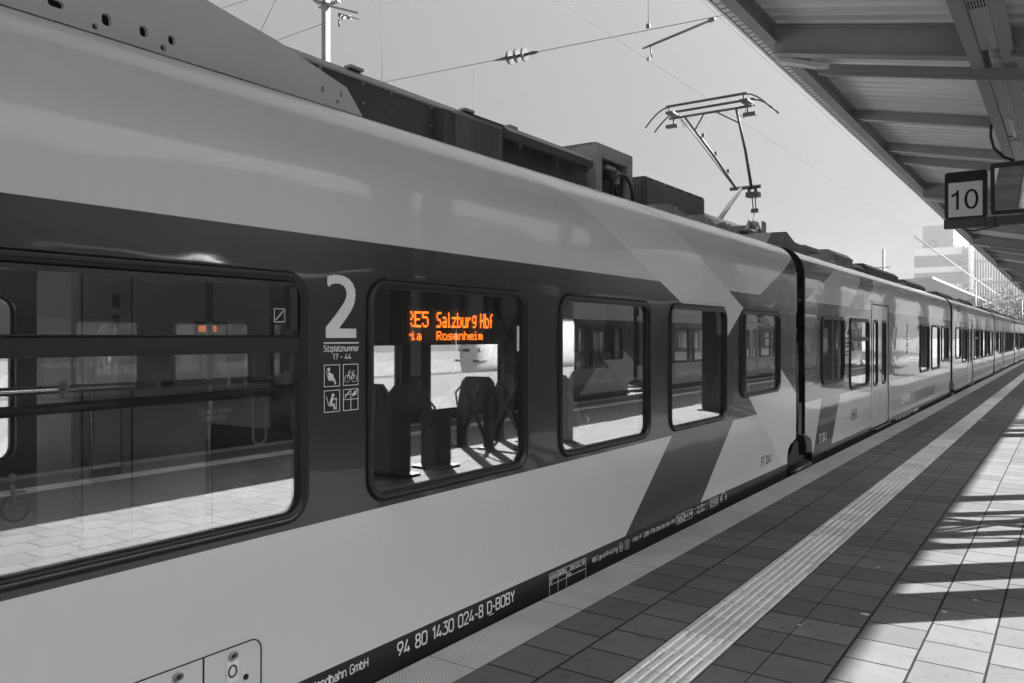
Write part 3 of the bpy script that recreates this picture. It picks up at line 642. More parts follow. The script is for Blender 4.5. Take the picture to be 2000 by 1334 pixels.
def icon(y0, z0, w, h, draw):
    bk = MB().box(.0012, .003, y0, y0+w, z0, z0+h).build('pictogram', M['black'], e)
    g = MB(); t_ = .0035
    for a in ((y0, y0+w, z0, z0+t_), (y0, y0+w, z0+h-t_, z0+h), (y0, y0+t_, z0+t_, z0+h-t_), (y0+w-t_, y0+w, z0+t_, z0+h-t_)): g.box(.0031, .0045, *a)
    S = lambda a, b_: (.0042, y0+a*w, z0+b_*h)
    draw(g, S, w, h); g.build('pictogram_figure', W2, bk)
def seated(g, S, w, h):
    g.disc(S(.28, .78), (1, 0, 0), .09*w, .002); g.bar(S(.14, .7), S(.3, .28), .03*w, .002, (1, 0, 0)); g.bar(S(.3, .28), S(.62, .26), .03*w, .002, (1, 0, 0))
    g.disc(S(.42, .45), (1, 0, 0), .16*w, .0022); g.bar(S(.29, .66), S(.4, .38), .13*w, .002, (1, 0, 0)); g.bar(S(.38, .36), S(.62, .34), .1*w, .002, (1, 0, 0)); g.bar(S(.6, .38), S(.72, .1), .09*w, .002, (1, 0, 0))
def elderly(g, S, w, h):
    g.disc(S(.55, .76), (1, 0, 0), .09*w, .002); g.bar(S(.14, .72), S(.3, .3), .03*w, .002, (1, 0, 0)); g.bar(S(.3, .3), S(.5, .28), .03*w, .002, (1, 0, 0))
    g.bar(S(.52, .66), S(.4, .38), .15*w, .002, (1, 0, 0)); g.bar(S(.55, .6), S(.8, .6), .05*w, .002, (1, 0, 0)); g.bar(S(.38, .36), S(.62, .34), .1*w, .002, (1, 0, 0)); g.bar(S(.6, .38), S(.66, .12), .09*w, .002, (1, 0, 0)); g.bar(S(.76, .6), S(.76, .1), .04*w, .002, (1, 0, 0))
def bicycle(g, S, w, h):
    for c_ in (.26, .72): g.tube([Vector(S(c_, .32))+Vector((0, .17*w*math.cos(a), .17*w*math.sin(a))) for a in [R(t) for t in range(0, 360, 20)]], .0014, 6, closed=True)
    for a, b_ in (((.26, .32), (.38, .66)), ((.36, .6), (.66, .58)), ((.36, .56), (.5, .32)), ((.5, .32), (.66, .6)), ((.5, .32), (.72, .32)), ((.66, .58), (.72, .32)), ((.6, .66), (.76, .66)), ((.38, .66), (.5, .7))): g.bar(S(*a), S(*b_), .0028, .002, (1, 0, 0))
def grid4(g, S, w, h):
    g.bar(S(.5, .03), S(.5, .97), .0035, .002, (1, 0, 0)); g.bar(S(.03, .52), S(.97, .52), .0035, .002, (1, 0, 0))
    g.bar(S(.12, .6), S(.42, .92), .004, .0024, (1, 0, 0)); g.bar(S(.1, .74), S(.44, .76), .004, .0024, (1, 0, 0)); g.bar(S(.6, .7), S(.85, .8), .014, .0024, (1, 0, 0)); g.bar(S(.7, .84), S(.94, .9), .005, .0024, (1, 0, 0))
icon(2.598, 1.436, .10, .104, seated); icon(2.718, 1.436, .10, .104, bicycle)
icon(2.598, 1.316, .10, .104, elderly); icon(2.718, 1.316, .10, .104, grid4)
text_part('vehicle_number', "94 80 1430 024-8 D-BOBY", 3.10, 4.165, .016, .092, W2, e)
MB().box(.0015, .0035, 3.898, 3.945, .004, .008).build('marking', W2, e)
text_part('marking', "Oberlandbahn GmbH", 2.44, 2.885, .040, .088, W2, e)
# revision grid
g = MB()
y0, y1, zt = 4.577, 5.07, .085
for z in (zt, zt-.038, zt-.074): g.box(.0015, .0032, y0, y1, z, z+.003)
for y in (y0, y0+.11, y0+.22, y1-.003): g.box(.0015, .0031, y, y+.003, zt-.15, zt)
g.build('marking', W2, e)
text_part('marking', "6/Unt", y0+.01, y0+.10, zt-.032, zt-.006, W2, e); text_part('marking', "BOB", y0+.12, y0+.205, zt-.032, zt-.006, W2, e)
text_part('marking', "08.02.19", y0+.27, y1-.02, zt-.032, zt-.006, W2, e); text_part('marking', "V", y0+.01, y0+.035, zt-.068, zt-.044, W2, e); text_part('marking', "bis    .  .", y0+.235, y1-.08, zt-.068, zt-.044, W2, e)
text_part('marking', "KB C-pn-el-R-A-E-Mg", 5.17, 5.56, .028, .066, W2, e)
g = MB(); g.tube([(.0028, 5.62+.034*math.cos(a), .045+.034*math.sin(a)) for a in [R(t) for t in range(0, 360, 15)]], .0018, 6, closed=True)
g.box(.0015, .0032, 5.69, 5.76, .010, .013); g.box(.0015, .0032, 5.69, 5.76, .077, .08); g.box(.0015, .0031, 5.69, 5.693, .01, .08); g.box(.0015, .0031, 5.757, 5.76, .01, .08)
g.tube([(.0028, 5.725+.014*math.cos(a), .038+.014*math.sin(a)) for a in [R(t) for t in range(0, 360, 24)]], .0015, 6, closed=True); g.box(.0015, .0031, 5.708, 5.742, .06, .063); g.build('marking', W2, e)
text_part('marking', "D", 5.608, 5.634, .030, .060, W2, e)
text_part('marking', "MAX: P  228t (75t+26t+26t+26t+75t)", 5.83, 6.66, .040, .076, W2, e)
text_part('marking', "160", 6.70, 6.86, .024, .084, W2, e); text_part('marking', "(WC)", 6.875, 6.98, .034, .072, W2, e)
g = MB()
for a in ((6.69, 7.055, .012, .016), (6.69, 7.055, .092, .096), (6.69, 6.695, .016, .092), (7.05, 7.055, .016, .092), (6.865, 6.869, .016, .092), (6.99, 6.994, .016, .092)): g.box(.0015, .0032, *a)
g.prism([(7.04, .03), (7.04, .078), (7.0, .054)], 'x', .0015, .0034); g.build('marking', W2, e)
text_part('marking', "> 16,00m <", 7.10, 7.41, .066, .094, W2, e); text_part('marking', "|- 106,90m -|", 7.10, 7.41, .022, .052, W2, e)
text_part('marking', "TAV/2014", 7.50, 7.70, .064, .092, W2, e); text_part('marking', "16-3179", 7.50, 7.70, .026, .052, W2, e)
g = MB()
for a in ((7.485, 7.715, .014, .017), (7.485, 7.715, .056, .059), (7.485, 7.715, .099, .102), (7.485, 7.488, .014, .102), (7.712, 7.715, .014, .102)): g.box(.0015, .0031, *a)
for cy in (7.80, 7.93):
    for a in (0, 60, 120): g.bar((.003, cy-.035*math.cos(R(a)), .06-.035*math.sin(R(a))), (.003, cy+.035*math.cos(R(a)), .06+.035*math.sin(R(a))), .007, .002, (1, 0, 0))
g.tube([(.003, 7.865+.05*math.cos(a), .085+.03*math.sin(a)) for a in [R(t) for t in range(0, 181, 20)]], .003, 6); g.build('marking', W2, e)
text_part('vehicle_number', "ET 324.1", 9.07, 9.45, .215, .315, W2d, e)
# hatch in the lower panel
g = MB(); hy0, hy1, hz1 = 1.2, 2.245, .385
pts = rr(hy0, hy1, -.25, hz1, .05, 5)
for i in range(len(pts)): 
    p, q = pts[i], pts[(i+1) % len(pts)]; g.bar((.0016, p[0], p[1]), (.0016, q[0], q[1]), .005, .003, (1, 0, 0))
g.bar((.0016, 1.965, -.25), (.0016, 1.965, hz1), .006, .003, (1, 0, 0)); g.build('hatch_gap', M['blackmat'], e)
g = MB()
for y, x_, yy in ((0, 457, 1279), (0, 350, 1320)):
    cy, cz = Yp(x_), Zp(x_, yy); g.disc((.004, cy, cz), (1, 0, 0), .019, .008); g.tube([(.009, cy+.017*math.cos(a), cz+.017*math.sin(a)) for a in [R(t) for t in range(0, 360, 20)]], .003, 8, closed=True)
lk = g.build('hatch_lock', M['chrome'], e)
g = MB()
for x_, yy in ((457, 1279), (350, 1320)): g.disc((.0095, Yp(x_), Zp(x_, yy)), (1, 0, 0), .008, .005, 4)
g.disc((.003, Yp(482), Zp(482, 1320)), (1, 0, 0), .012, .005); g.build('key_hole', M['blackmat'], lk)
cy, cz = Yp(456), Zp(456, 1309)
MB().box(.0012, .003, cy-.03, cy+.03, cz-.045, cz+.045).build('hatch_sticker', M['white'], e)
g = MB(); g.tube([(.0035, cy+.019*math.cos(a), cz+.023*math.sin(a)) for a in [R(t) for t in range(0, 360, 15)]], .0045, 6, closed=True); g.build('hatch_symbol', M['steel'], e)
# small stickers at window edges
MB().box(-.014, -.012, 4.215, 4.24, 1.58, 1.74, .0005).build('window_sticker', M['white'], e)
g = MB(); g.box(-.0145, -.0125, 9.02, 9.10, 1.83, 1.91, .0005); g.build('window_sticker', M['blackmat'], e)
g = MB(); g.tube([(-.0115, 9.06+.012*math.cos(a), 1.87+.022*math.sin(a)) for a in [R(t) for t in range(0, 360, 24)]], .003, 6, closed=True); g.build('window_sticker', M['white'], e)
# upper hinged light of the first window: transom and inner frame
g = MB(); g.box(-.03, .012, .06, 2.45, 1.60, 1.672, .006); g.box(-.03, .018, .06, 2.45, 1.672, 1.678, .002)
for a in ((.06, 2.45, 1.895, 1.915), (2.40, 2.445, 1.70, 1.895)): g.box(-.028, .004, *a, .003)
g.build('window_transom', M['rubber'], e)
g = MB(); 
for a in ((2.325, 2.385, 1.735, 1.738), (2.325, 2.385, 1.792, 1.795), (2.325, 2.328, 1.738, 1.792), (2.382, 2.385, 1.738, 1.792)): g.box(-.0125, -.0115, *a)
g.bar((-.012, 2.335, 1.745), (-.012, 2.375, 1.785), .004, .001, (1, 0, 0)); g.build('window_sticker', M['white'], e)
# dot-matrix destination display
FONT = {'R': "11110 10001 10001 11110 10100 10010 10001", 'E': "11111 10000 10000 11110 10000 10000 11111", '5': "11111 10000 11110 00001 00001 10001 01110",
 'S': "01111 10000 10000 01110 00001 00001 11110", 'a': "00000 00000 01110 00001 01111 10001 01111", 'l': "01000 01000 01000 01000 01000 01000 01100", 'z': "00000 00000 11111 00010 00100 01000 11111",
 'b': "10000 10000 11110 10001 10001 10001 11110", 'u': "00000 00000 10001 10001 10001 10001 01111", 'r': "00000 00000 10110 11000 10000 10000 10000", 'g': "00000 01111 10001 10001 01111 00001 01110",
 'H': "10001 10001 10001 11111 10001 10001 10001", 'f': "00110 01000 01000 11100 01000 01000 01000", 'v': "00000 00000 10001 10001 01010 01010 00100", 'i': "01000 00000 11000 01000 01000 01000 11100",
 'o': "00000 00000 01110 10001 10001 10001 01110", 's': "00000 00000 01111 10000 01110 00001 11110", 'e': "00000 00000 01110 10001 11111 10000 01111", 'n': "00000 00000 11110 10001 10001 10001 10001",
 'h': "10000 10000 11110 10001 10001 10001 10001", 'm': "00000 00000 11010 10101 10101 10101 10101", ' ': "000 000 000 000 000 000 000"}
def led_text(g, txt, y, z, pw, ph, clip, bold=1.0):
    for ch in txt:
        rows = FONT[ch].split()
        wdt = 5 if ch not in 'li' else 4
        for r_, row in enumerate(rows):
            for c_, bit in enumerate(row[:wdt if ch != ' ' else 3]):
                if bit == '1' and y+c_*pw >= clip:
                    g.box(-.0545, -.053, y+c_*pw, y+(c_+bold)*pw, z+(6-r_)*ph+ph*.06, z+(7-r_)*ph-ph*.06)
        y += (wdt+1 if ch != ' ' else 4)*pw
    return y
MB().box(-.11, -.055, 2.93, 4.28, 1.625, 1.93, .003).build('display_housing', M['blackmat'], e)
g = MB(); pw = .0103
DY = lambda x: 2.915*(2336/(XV-x)-.69)
led_text(g, "RE5", 3.232, 1.722, .0105, .0125, 3.255); led_text(g, "Salzburg Hbf", DY(851), 1.722, (DY(962)-DY(851))/68, .0125, 0)
led_text(g, "via", 3.225, 1.652, .0078, .0072, 3.255); led_text(g, "Rosenheim", DY(851), 1.652, (DY(941)-DY(851))/52, .0072, 0, 1.0)
dd = g.build('led_text', M['led'], e)
MB().box(-.0549, -.0546, 3.235, 4.16, 1.635, 1.83).build('display_screen', M['deepink'], e)
# interior of the first carriage: cabinet, rail, tip-up seat, standing pole
g = hide_box(e, 'service_cabinet', 2.12, 3.35, -1.75, -1.28, .02, 2.2, P('cabinet_paint', .85, .5, var=.05), .06)
g2 = MB()
for (a, b_, c_, d_) in ((2.14, 2.41, .58, 2.02), (2.14, 2.41, .05, .50)):
    for q in ((a, b_, c_, c_+.005), (a, b_, d_-.005, d_), (a, a+.005, c_, d_), (b_-.005, b_, c_, d_)): g2.box(-1.279, -1.272, *q)
g2.build('cabinet_door_gap', M['blackmat'], g)
g2 = MB()
for z in (1.86, 1.75): g2.box(-1.279, -1.265, 2.30, 2.34, z-.035, z+.035, .004)
g2.build('cabinet_switch', M['steel'], g)
g2 = MB(); g2.box(-1.279, -1.262, 2.18, 2.345, .92, 1.62, .004); g2.build('leaflet_frame', M['chrome'], g)
g2 = MB(); g2.box(-1.262, -1.258, 2.19, 2.335, .99, 1.60); g2.build('timetable_leaflet', M['white'], g)
g2 = MB()
yA, yB = -.2, 2.44
g2.tube([(-.09, yA, 1.484), (-.09, yB, 1.484)], .015, 14); hb = g2.build('handrail', M['railsteel'], e)
g2 = MB()
for x_ in (121, 300, 437, 557):
    y = 2.95*(2336/(XV-x_)-.69); g2.disc((-.09, y, 1.484), (0, 1, 0), .030, .014, 20); g2.box(-.1, -.075, y-.006, y+.012, 1.45, 1.515, .003)
g2.build('rail_clamp', M['frame'], hb)
g2 = MB(); g2.tube([(-.14, -.2, 1.40), (-.14, 2.44, 1.42)], .02, 10); g2.build('lower_rail', M['black'], e)
g2 = MB(); loop = rr(2.36, 2.43, 1.18, 1.40, .03, 5); g2.tube([(-.2, a, b_) for a, b_ in loop], .004, 6, closed=True); g2.build('grab_loop', M['white'], e)
g2 = MB(); g2.tube([(-.9, 2.62, .02), (-.9, 2.62, 2.22)], .018, 12); g2.tube([(-1.9, 4.3, .02), (-1.9, 4.3, 2.22)], .018, 12); g2.build('grab_pole', M['chrome'], e)
g2 = MB(); g2.box(-1.0, -.3, 2.66, 2.70, .02, 1.2, .01); g2.build('partition_panel', M['seathard'], e)

g2 = MB(); g2.box(-1.279, -1.26, 2.78, 3.0, 1.68, 1.76, .004); o = g2.build('info_display', M['blackmat'], g)
g2 = MB(); g2.box(-1.2599, -1.258, 2.80, 2.87, 1.70, 1.735); g2.box(-1.2599, -1.258, 2.89, 2.92, 1.70, 1.735); g2.build('info_led', emit('dim_orange_led', (1., .22, .04), .22), o)
g2 = MB(); WY = lambda x: 2.876*(2336/(XV-x)-.69); WZ = lambda x, y: EYE+(YV-y)/(XV-x)/.822*2.876
cy, cz = WY(28), WZ(28, 982)
g2.tube([(-.0145, cy+.042*math.cos(a), cz-.02+.042*math.sin(a)) for a in [R(t) for t in range(110, 361, 14)]], .0035, 6); g2.disc((-.0145, cy-.012, cz+.085), (1, 0, 0), .013, .002)
g2.bar((-.0145, cy-.012, cz+.06), (-.0145, cy-.004, cz+.0), .012, .002, (1, 0, 0)); g2.bar((-.0145, cy-.006, cz+.002), (-.0145, cy+.04, cz), .009, .002, (1, 0, 0)); g2.bar((-.0145, cy+.038, cz), (-.0145, cy+.06, cz-.045), .009, .002, (1, 0, 0)); g2.bar((-.0145, cy-.009, cz+.035), (-.0145, cy+.03, cz+.033), .007, .002, (1, 0, 0))
g2.build('wheelchair_pictogram', M['steel'], e)
# --- second carriage side details
Y2 = 10.66
def car_marks(root, y):
    big_two(root, y, y+.24, 1.665, 1.95)
    text_part('marking', "Sitzplatznummer", y, y+.26, 1.60, 1.64, W2, root)
    g = MB()
    for a in range(2):
        for b_ in range(2):
            yy, zz = y+a*.14, 1.45-b_*.13
            for q in ((yy, yy+.11, zz, zz+.006), (yy, yy+.11, zz+.1, zz+.106), (yy, yy+.006, zz, zz+.1), (yy+.104, yy+.11, zz, zz+.1), (yy+.03, yy+.08, zz+.02, zz+.05)): g.box(.0015, .004, *q)
    g.build('pictogram', W2, root)
car_marks(car2, 2.5); car_marks(car2, 8.15); car_marks(car3, 2.55)
text_part('vehicle_number', "ET 324.3", .97, 1.36, .20, .32, W2, car2)
text_part('web_address', "www.brb.de", 9.4, 12.55, .20, .56, M['steel'], car2)
text_part('marking', "BRB", 7.5, 8.6, .30, .46, M['pale'], car2)
text_part('marking', "94 80 1430 524-7  D-BOBY", 6.9, 9.8, .0, .07, W2, car2)
g = MB(); 
for q in ((3.0, 3.3, .345, .36), (3.0, 3.3, .50, .515), (3.0, 3.015, .36, .5), (3.27, 3.3, .345, .515), (3.1, 3.18, .40, .46)): g.box(.0015, .006, *q)
g.build('socket_flap', M['black'], car2)
g = MB(); g.box(-.03, .012, 2.89, 4.25, 1.60, 1.67, .006); g.build('window_transom', M['rubber'], car2)
g = MB(); g.box(-.03, .012, 6.8, 8.1, 1.60, 1.67, .006); g.build('window_transom', M['rubber'], car3)

# --- pantograph on the second carriage (local coordinates = world minus (-2.86, 10.66))
px = -1.4
def L(y): return y-Y2
head_y, head_z = L(11.16), 5.02
pg = MB()
for dy in (-.16, .16):
    pts = []
    for t_ in range(-10, 11):
        a = t_/10; x = px+a*.93; drop = 0 if abs(a) < .62 else -((abs(a)-.62)/.38)**1.7*.25
        pts.append((x, head_y+dy, head_z+drop))
    pg.tube(pts, .012, 8)
    pg.box(px-.60, px+.60, head_y+dy-.018, head_y+dy+.018, head_z+.003, head_z+.022, .004)
pant = pg.build('pantograph', M['steel'], car2)
pg = MB(); pg.tube([(px-.62, head_y, head_z-.13), (px+.62, head_y, head_z-.13)], .018, 10)
for sx in (-.55, .55):
    pg.box(px+sx-.06, px+sx+.06, head_y-.17, head_y+.17, head_z-.10, head_z-.06, .008); pg.bar((px+sx, head_y-.16, head_z-.08), (px+sx, head_y-.16, head_z), .02); pg.bar((px+sx, head_y+.16, head_z-.08), (px+sx, head_y+.16, head_z), .02)
    pg.box(px+sx*1.05-.09, px+sx*1.05+.09, head_y-.03, head_y+.03, head_z-.27, head_z-.22, .004); pg.bar((px+sx, head_y, head_z-.12), (px+sx, head_y, head_z-.25), .02)
    pg.tube([(px+sx*.9, head_y+.1, head_z-.1), (px+sx*.82, head_y+.14, head_z-.25), (px+sx*.7, head_y+.1, head_z-.2)], .005, 6)
pg.build('collector_head', M['steel'], pant)
ky, kz = L(12.58), 4.02
pg = MB()
pg.tube([(px-.38, head_y+.02, head_z-.14), (px-.22, (head_y+ky)/2, (head_z-.14+kz)/2), (px-.10, ky, kz)], [.016, .021, .024], 10)
pg.tube([(px+.38, head_y+.02, head_z-.14), (px+.28, (head_y+ky)/2, (head_z-.14+kz)/2), (px+.14, ky, kz-.02)], [.016, .023, .026], 10)
pg.tube([(px-.44, head_y+.02, head_z-.16), (px-.36, head_y+.4, head_z-.36), (px-.13, ky-.05, kz+.03)], .008, 6)
pg.bar((px-.1, head_y+.02, head_z-.14), (px-.33, head_y+.25, head_z-.29), .016); pg.bar((px+.1, head_y+.02, head_z-.14), (px+.36, head_y+.25, head_z-.29), .016)
for t_ in (.3, .55, .8): pg.box(px-.36+.26*t_, px-.32+.26*t_, head_y+(ky-head_y)*t_-.02, head_y+(ky-head_y)*t_+.02, head_z-.1+(kz-head_z+.14)*t_, head_z-.05+(kz-head_z+.14)*t_)
pg.build('upper_arm', M['steel'], pant)
pg = MB(); pg.tube([(px-.2, ky, kz), (px+.28, ky, kz)], .03, 10); pg.box(px+.06, px+.26, ky-.06, ky+.10, kz-.16, kz-.08, .01); pg.bar((px+.1, ky, kz), (px+.1, ky+.04, kz-.16), .04); pg.bar((px+.2, ky, kz), (px+.2, ky+.04, kz-.16), .04)
pg.bar((px+.14, ky+.03, kz-.16), (px+.16, ky+.03, kz-.36), .014); pg.bar((px+.19, ky+.03, kz-.16), (px+.2, ky+.03, kz-.36), .014); pg.box(px+.13, px+.23, ky, ky+.06, kz-.40, kz-.34); pg.build('knee_joint', M['steel'], pant)
by, bz = L(11.30), 3.22
pg = MB(); pg.tube([(px-.02, by, bz), (px-.02, ky, kz)], [.04, .028], 12); pg.build('lower_arm', M['roofpale'], pant)
pg = MB(); pg.tube([(px+.18, ky+.03, kz-.38), (px+.22, by+.95, bz+.02)], .007, 6); pg.tube([(px+.205, by+.98, bz+.2), (px+.22, by+.95, bz+.0)], .03, 8); pg.build('coupling_rod', M['roofpale'], pant)
pg = MB(); pg.box(px-.5, px+.5, by-.1, by+.0, bz-.06, bz+.02, .01); pg.box(px-.5, px-.42, by, by+1.3, bz-.08, bz-.02, .006); pg.box(px+.42, px+.5, by, by+1.3, bz-.08, bz-.02, .006); pg.box(px-.5, px+.5, by+1.2, by+1.3, bz-.08, bz-.02, .006)
for a in (-.4, .4):
    for b_ in (.0, 1.25):
        pg.tube([(px+a, by+b_, ROOFZ-.02), (px+a, by+b_, bz-.06)], .05, 12)
pg.build('pantograph_base', M['roofmid'], pant)
pg = MB()
for k in range(6): pg.tube([(px+.45, by+.2+.05*k, bz+.02), (px+.5, by+.22+.05*k, bz+.12), (px+.55, by+.2+.05*k, bz-.02)], .014, 8)
pg.box(px+.5, px+.52, by+.62, by+.8, bz-.02, bz+.16, .005); pg.tube([(px+.6, by-.4, bz-.1), (px+.55, by-.1, bz+.08), (px+.5, by+.3, bz+.02)], .012, 8); pg.tube([(px+.7, by-.3, bz-.14), (px+.65, by+.0, bz-.02), (px+.6, by+.3, bz-.1)], .02, 8)
pg.box(px+.45, px+.7, by+1.0, by+1.5, bz-.16, bz-.12, .008); pg.build('damper_cable', M['roofpale'], pant)
MB().tube([(px-.1, by-.6, 3.26), (px-.1, by+2.6, 3.26)], .19, 24).build('roof_pipe', M['roofpale'], car2)
MB().box(px+.2, px+.95, by+1.3, by+2.2, 3.0, 3.07, .01).build('roof_plinth', M['roofpale'], car2)

b = MB()
for k in range(5):
    yy = 9.5+.28*k
    for r_ in range(5): b.disc((-1.0, yy, 2.96+.035*r_), (0, 0, 1), .05, .016, 12)
    b.tube([(-1.0, yy, 2.86), (-1.0, yy, 3.16)], .025, 8)
b.tube([(-1.0, 9.2, 3.1), (-1.0, 9.5, 3.17), (-1.0, 10.62, 3.17)], .014, 8)
b.build('busbar_insulator', M['roofpale'], car1)
b = MB()
for k in range(3): b.tube([(-.62-.06*k, 9.3, 2.90), (-.62-.06*k, 10.3, 2.88+.02*k)], .02, 8)
for k in range(7): b.box(-.8, -.55, 9.4+.16*k, 9.44+.16*k, 2.84, 2.93)
b.build('roof_conduit', M['roofmid'], car1)
b = MB()
for y in (2.75, 6.4, 9.35): b.box(-.62, -.56, y, y+.5, 2.85, 2.95, .01); b.disc((-.56, y+.1, 2.92), (1, 0, 0), .03, .04, 10); b.disc((-.56, y+.38, 2.92), (1, 0, 0), .03, .04, 10)
b.build('junction_box', M['roofmid'], car2)
# --- more carriages
GR = "carriages of the long train beside the platform"
car4 = copy_tree(car3, (-2.86, 42.66, 0), 0, "fourth carriage in the row, small in the distance with reflections of the bright platform", GR)
car5 = copy_tree(car3, (-2.86, 58.66, 0), 0, "farthest carriage of the row that can still be seen, cut by the right picture edge", GR)

# --- the train on the other side of the platform (seen in the window panes)
OX = 4.97
GO = "carriages of the train across the platform"
opp1 = copy_tree(car1, (OX+WIDTH, 11.44, 0), 0, "end carriage across the platform, mirrored in the big near window panes", GO)
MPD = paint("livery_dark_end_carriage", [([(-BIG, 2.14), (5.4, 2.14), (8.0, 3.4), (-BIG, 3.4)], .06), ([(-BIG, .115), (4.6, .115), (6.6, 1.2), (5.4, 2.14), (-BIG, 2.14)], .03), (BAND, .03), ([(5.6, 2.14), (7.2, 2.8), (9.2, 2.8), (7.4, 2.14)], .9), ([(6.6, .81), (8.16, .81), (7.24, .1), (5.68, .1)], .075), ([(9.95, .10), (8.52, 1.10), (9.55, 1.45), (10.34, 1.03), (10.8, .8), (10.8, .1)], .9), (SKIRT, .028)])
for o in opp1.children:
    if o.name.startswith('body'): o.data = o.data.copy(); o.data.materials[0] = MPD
opp2 = copy_tree(car2, (OX, 22.1+16, 0), math.pi, "carriage across the platform mirrored in the third and fourth window panes", GO)
opp3 = copy_tree(car3, (OX, 38.1+16, 0), math.pi, "far carriage across the platform, mirrored in the fifth window pane", GO)
for o in list(opp2.children):
    if o.name.startswith(('pantograph', 'web')):
        for c_ in list(o.children): bpy.data.objects.remove(c_)
        bpy.data.objects.remove(o)
text_part('lettering', "Wir sind", 5.63-11.44, 6.0-11.44, 1.27, 1.35, W2, opp1, x=-WIDTH-.003, flip=True)
text_part('lettering', "transdev", 5.0-11.44, 5.5-11.44, 1.27, 1.35, W2, opp1, x=-WIDTH-.003, flip=True)
text_part('lettering', "BAHNLAND", 7.3-11.44, 7.85-11.44, .50, .58, W2, opp1, x=-WIDTH-.003, flip=True)
text_part('lettering', "BAYERN", 7.35-11.44, 7.75-11.44, .39, .47, W2, opp1, x=-WIDTH-.003, flip=True)

# ------------------------------------------------------------------ platform and ground
def sheet(name, x0, x1, y0, y1, z, mat, z0=None):
    b = MB()
    b.box(0, x1-x0, 0, y1-y0, (z0 if z0 is not None else z-.003)-z, 0)
    o = b.build(name, mat); o.location = (x0, y0, z); return tag(o, kind='structure')
XC = .955
PY0, PY1 = -14, 150
b = MB(); b.box(-600, 600, -300, 1200, -1.02, -.96); tag(b.build('ground', M['ballast']), kind='structure')
b = MB(); b.box(-2.75, 2*XC+2.75, PY0, PY1, -.95, -.02); tag(b.build('platform', M['concrete']), kind='structure')
def T(x): return 2*XC-x
for nm, x0, x1, mt, zz in (('platform_edge', -2.763, -2.458, 'edge', .0), ('tactile_paving', -1.82, -1.51, 'tactile', .0)):
    for mir in (0, 1):
        a, b_ = (x0, x1) if not mir else (T(x1), T(x0))
        o = sheet(nm, a, b_, PY0, PY1, zz, M[mt], -.02)
for nm, x0, x1 in (('paving', -2.456, -1.822), ('paving', -1.508, -1.30), ('paving', -1.2985, T(-1.2985)), ('paving', T(-1.30), T(-1.508)), ('paving', T(-1.822), T(-2.456))):
    sheet(nm, x0, x1, PY0, PY1, 0.0, M['pave'], -.02)
# raised guide ribs of the tactile paving
for mir in (0, 1):
    g = MB()
    for k in range(6):
        x = -1.82+.026+k*.0516; x = x if not mir else T(x)
        y = PY0
        prof = [(x-.017, .0), (x-.011, .006), (x+.011, .006), (x+.017, .0)]
        g.prism(prof, 'y', PY0, PY1)
    tag(g.build('tactile_ribs', M['tactile']), kind='structure')
# second platform and tracks beyond the train, seen through the windows
b = MB(); b.box(-23, -14.5, -20, 140, -.95, .0); tag(b.build('far_platform', M['concrete']), kind='structure')
b = MB(); b.box(-60, -38, -20, 140, -.95, .0); tag(b.build('outer_platform', M['concrete']), kind='structure')
g = MB()
for cx in (-4.26, -11.5, -26.5, -33.0, 6.37):
    for s_ in (-.75, .75): g.box(cx+s_-.035, cx+s_+.035, -60, 280, -.90, -.76)
tag(g.build('rails', M['rail']), kind='structure')

# ------------------------------------------------------------------ canopy
can = empty('platform_canopy', (XC, 0, 0), "grey steel butterfly roof with ribbed sheeting running along above the platform", "canopy")
XE, ZE = -2.63, 5.0          # edge of the sheeting (underside)
SL = .215
hw = XC-XE
def zdeck(xl): return ZE-SL*(hw-abs(xl))        # xl local x
CY0, CY1 = -12, 140
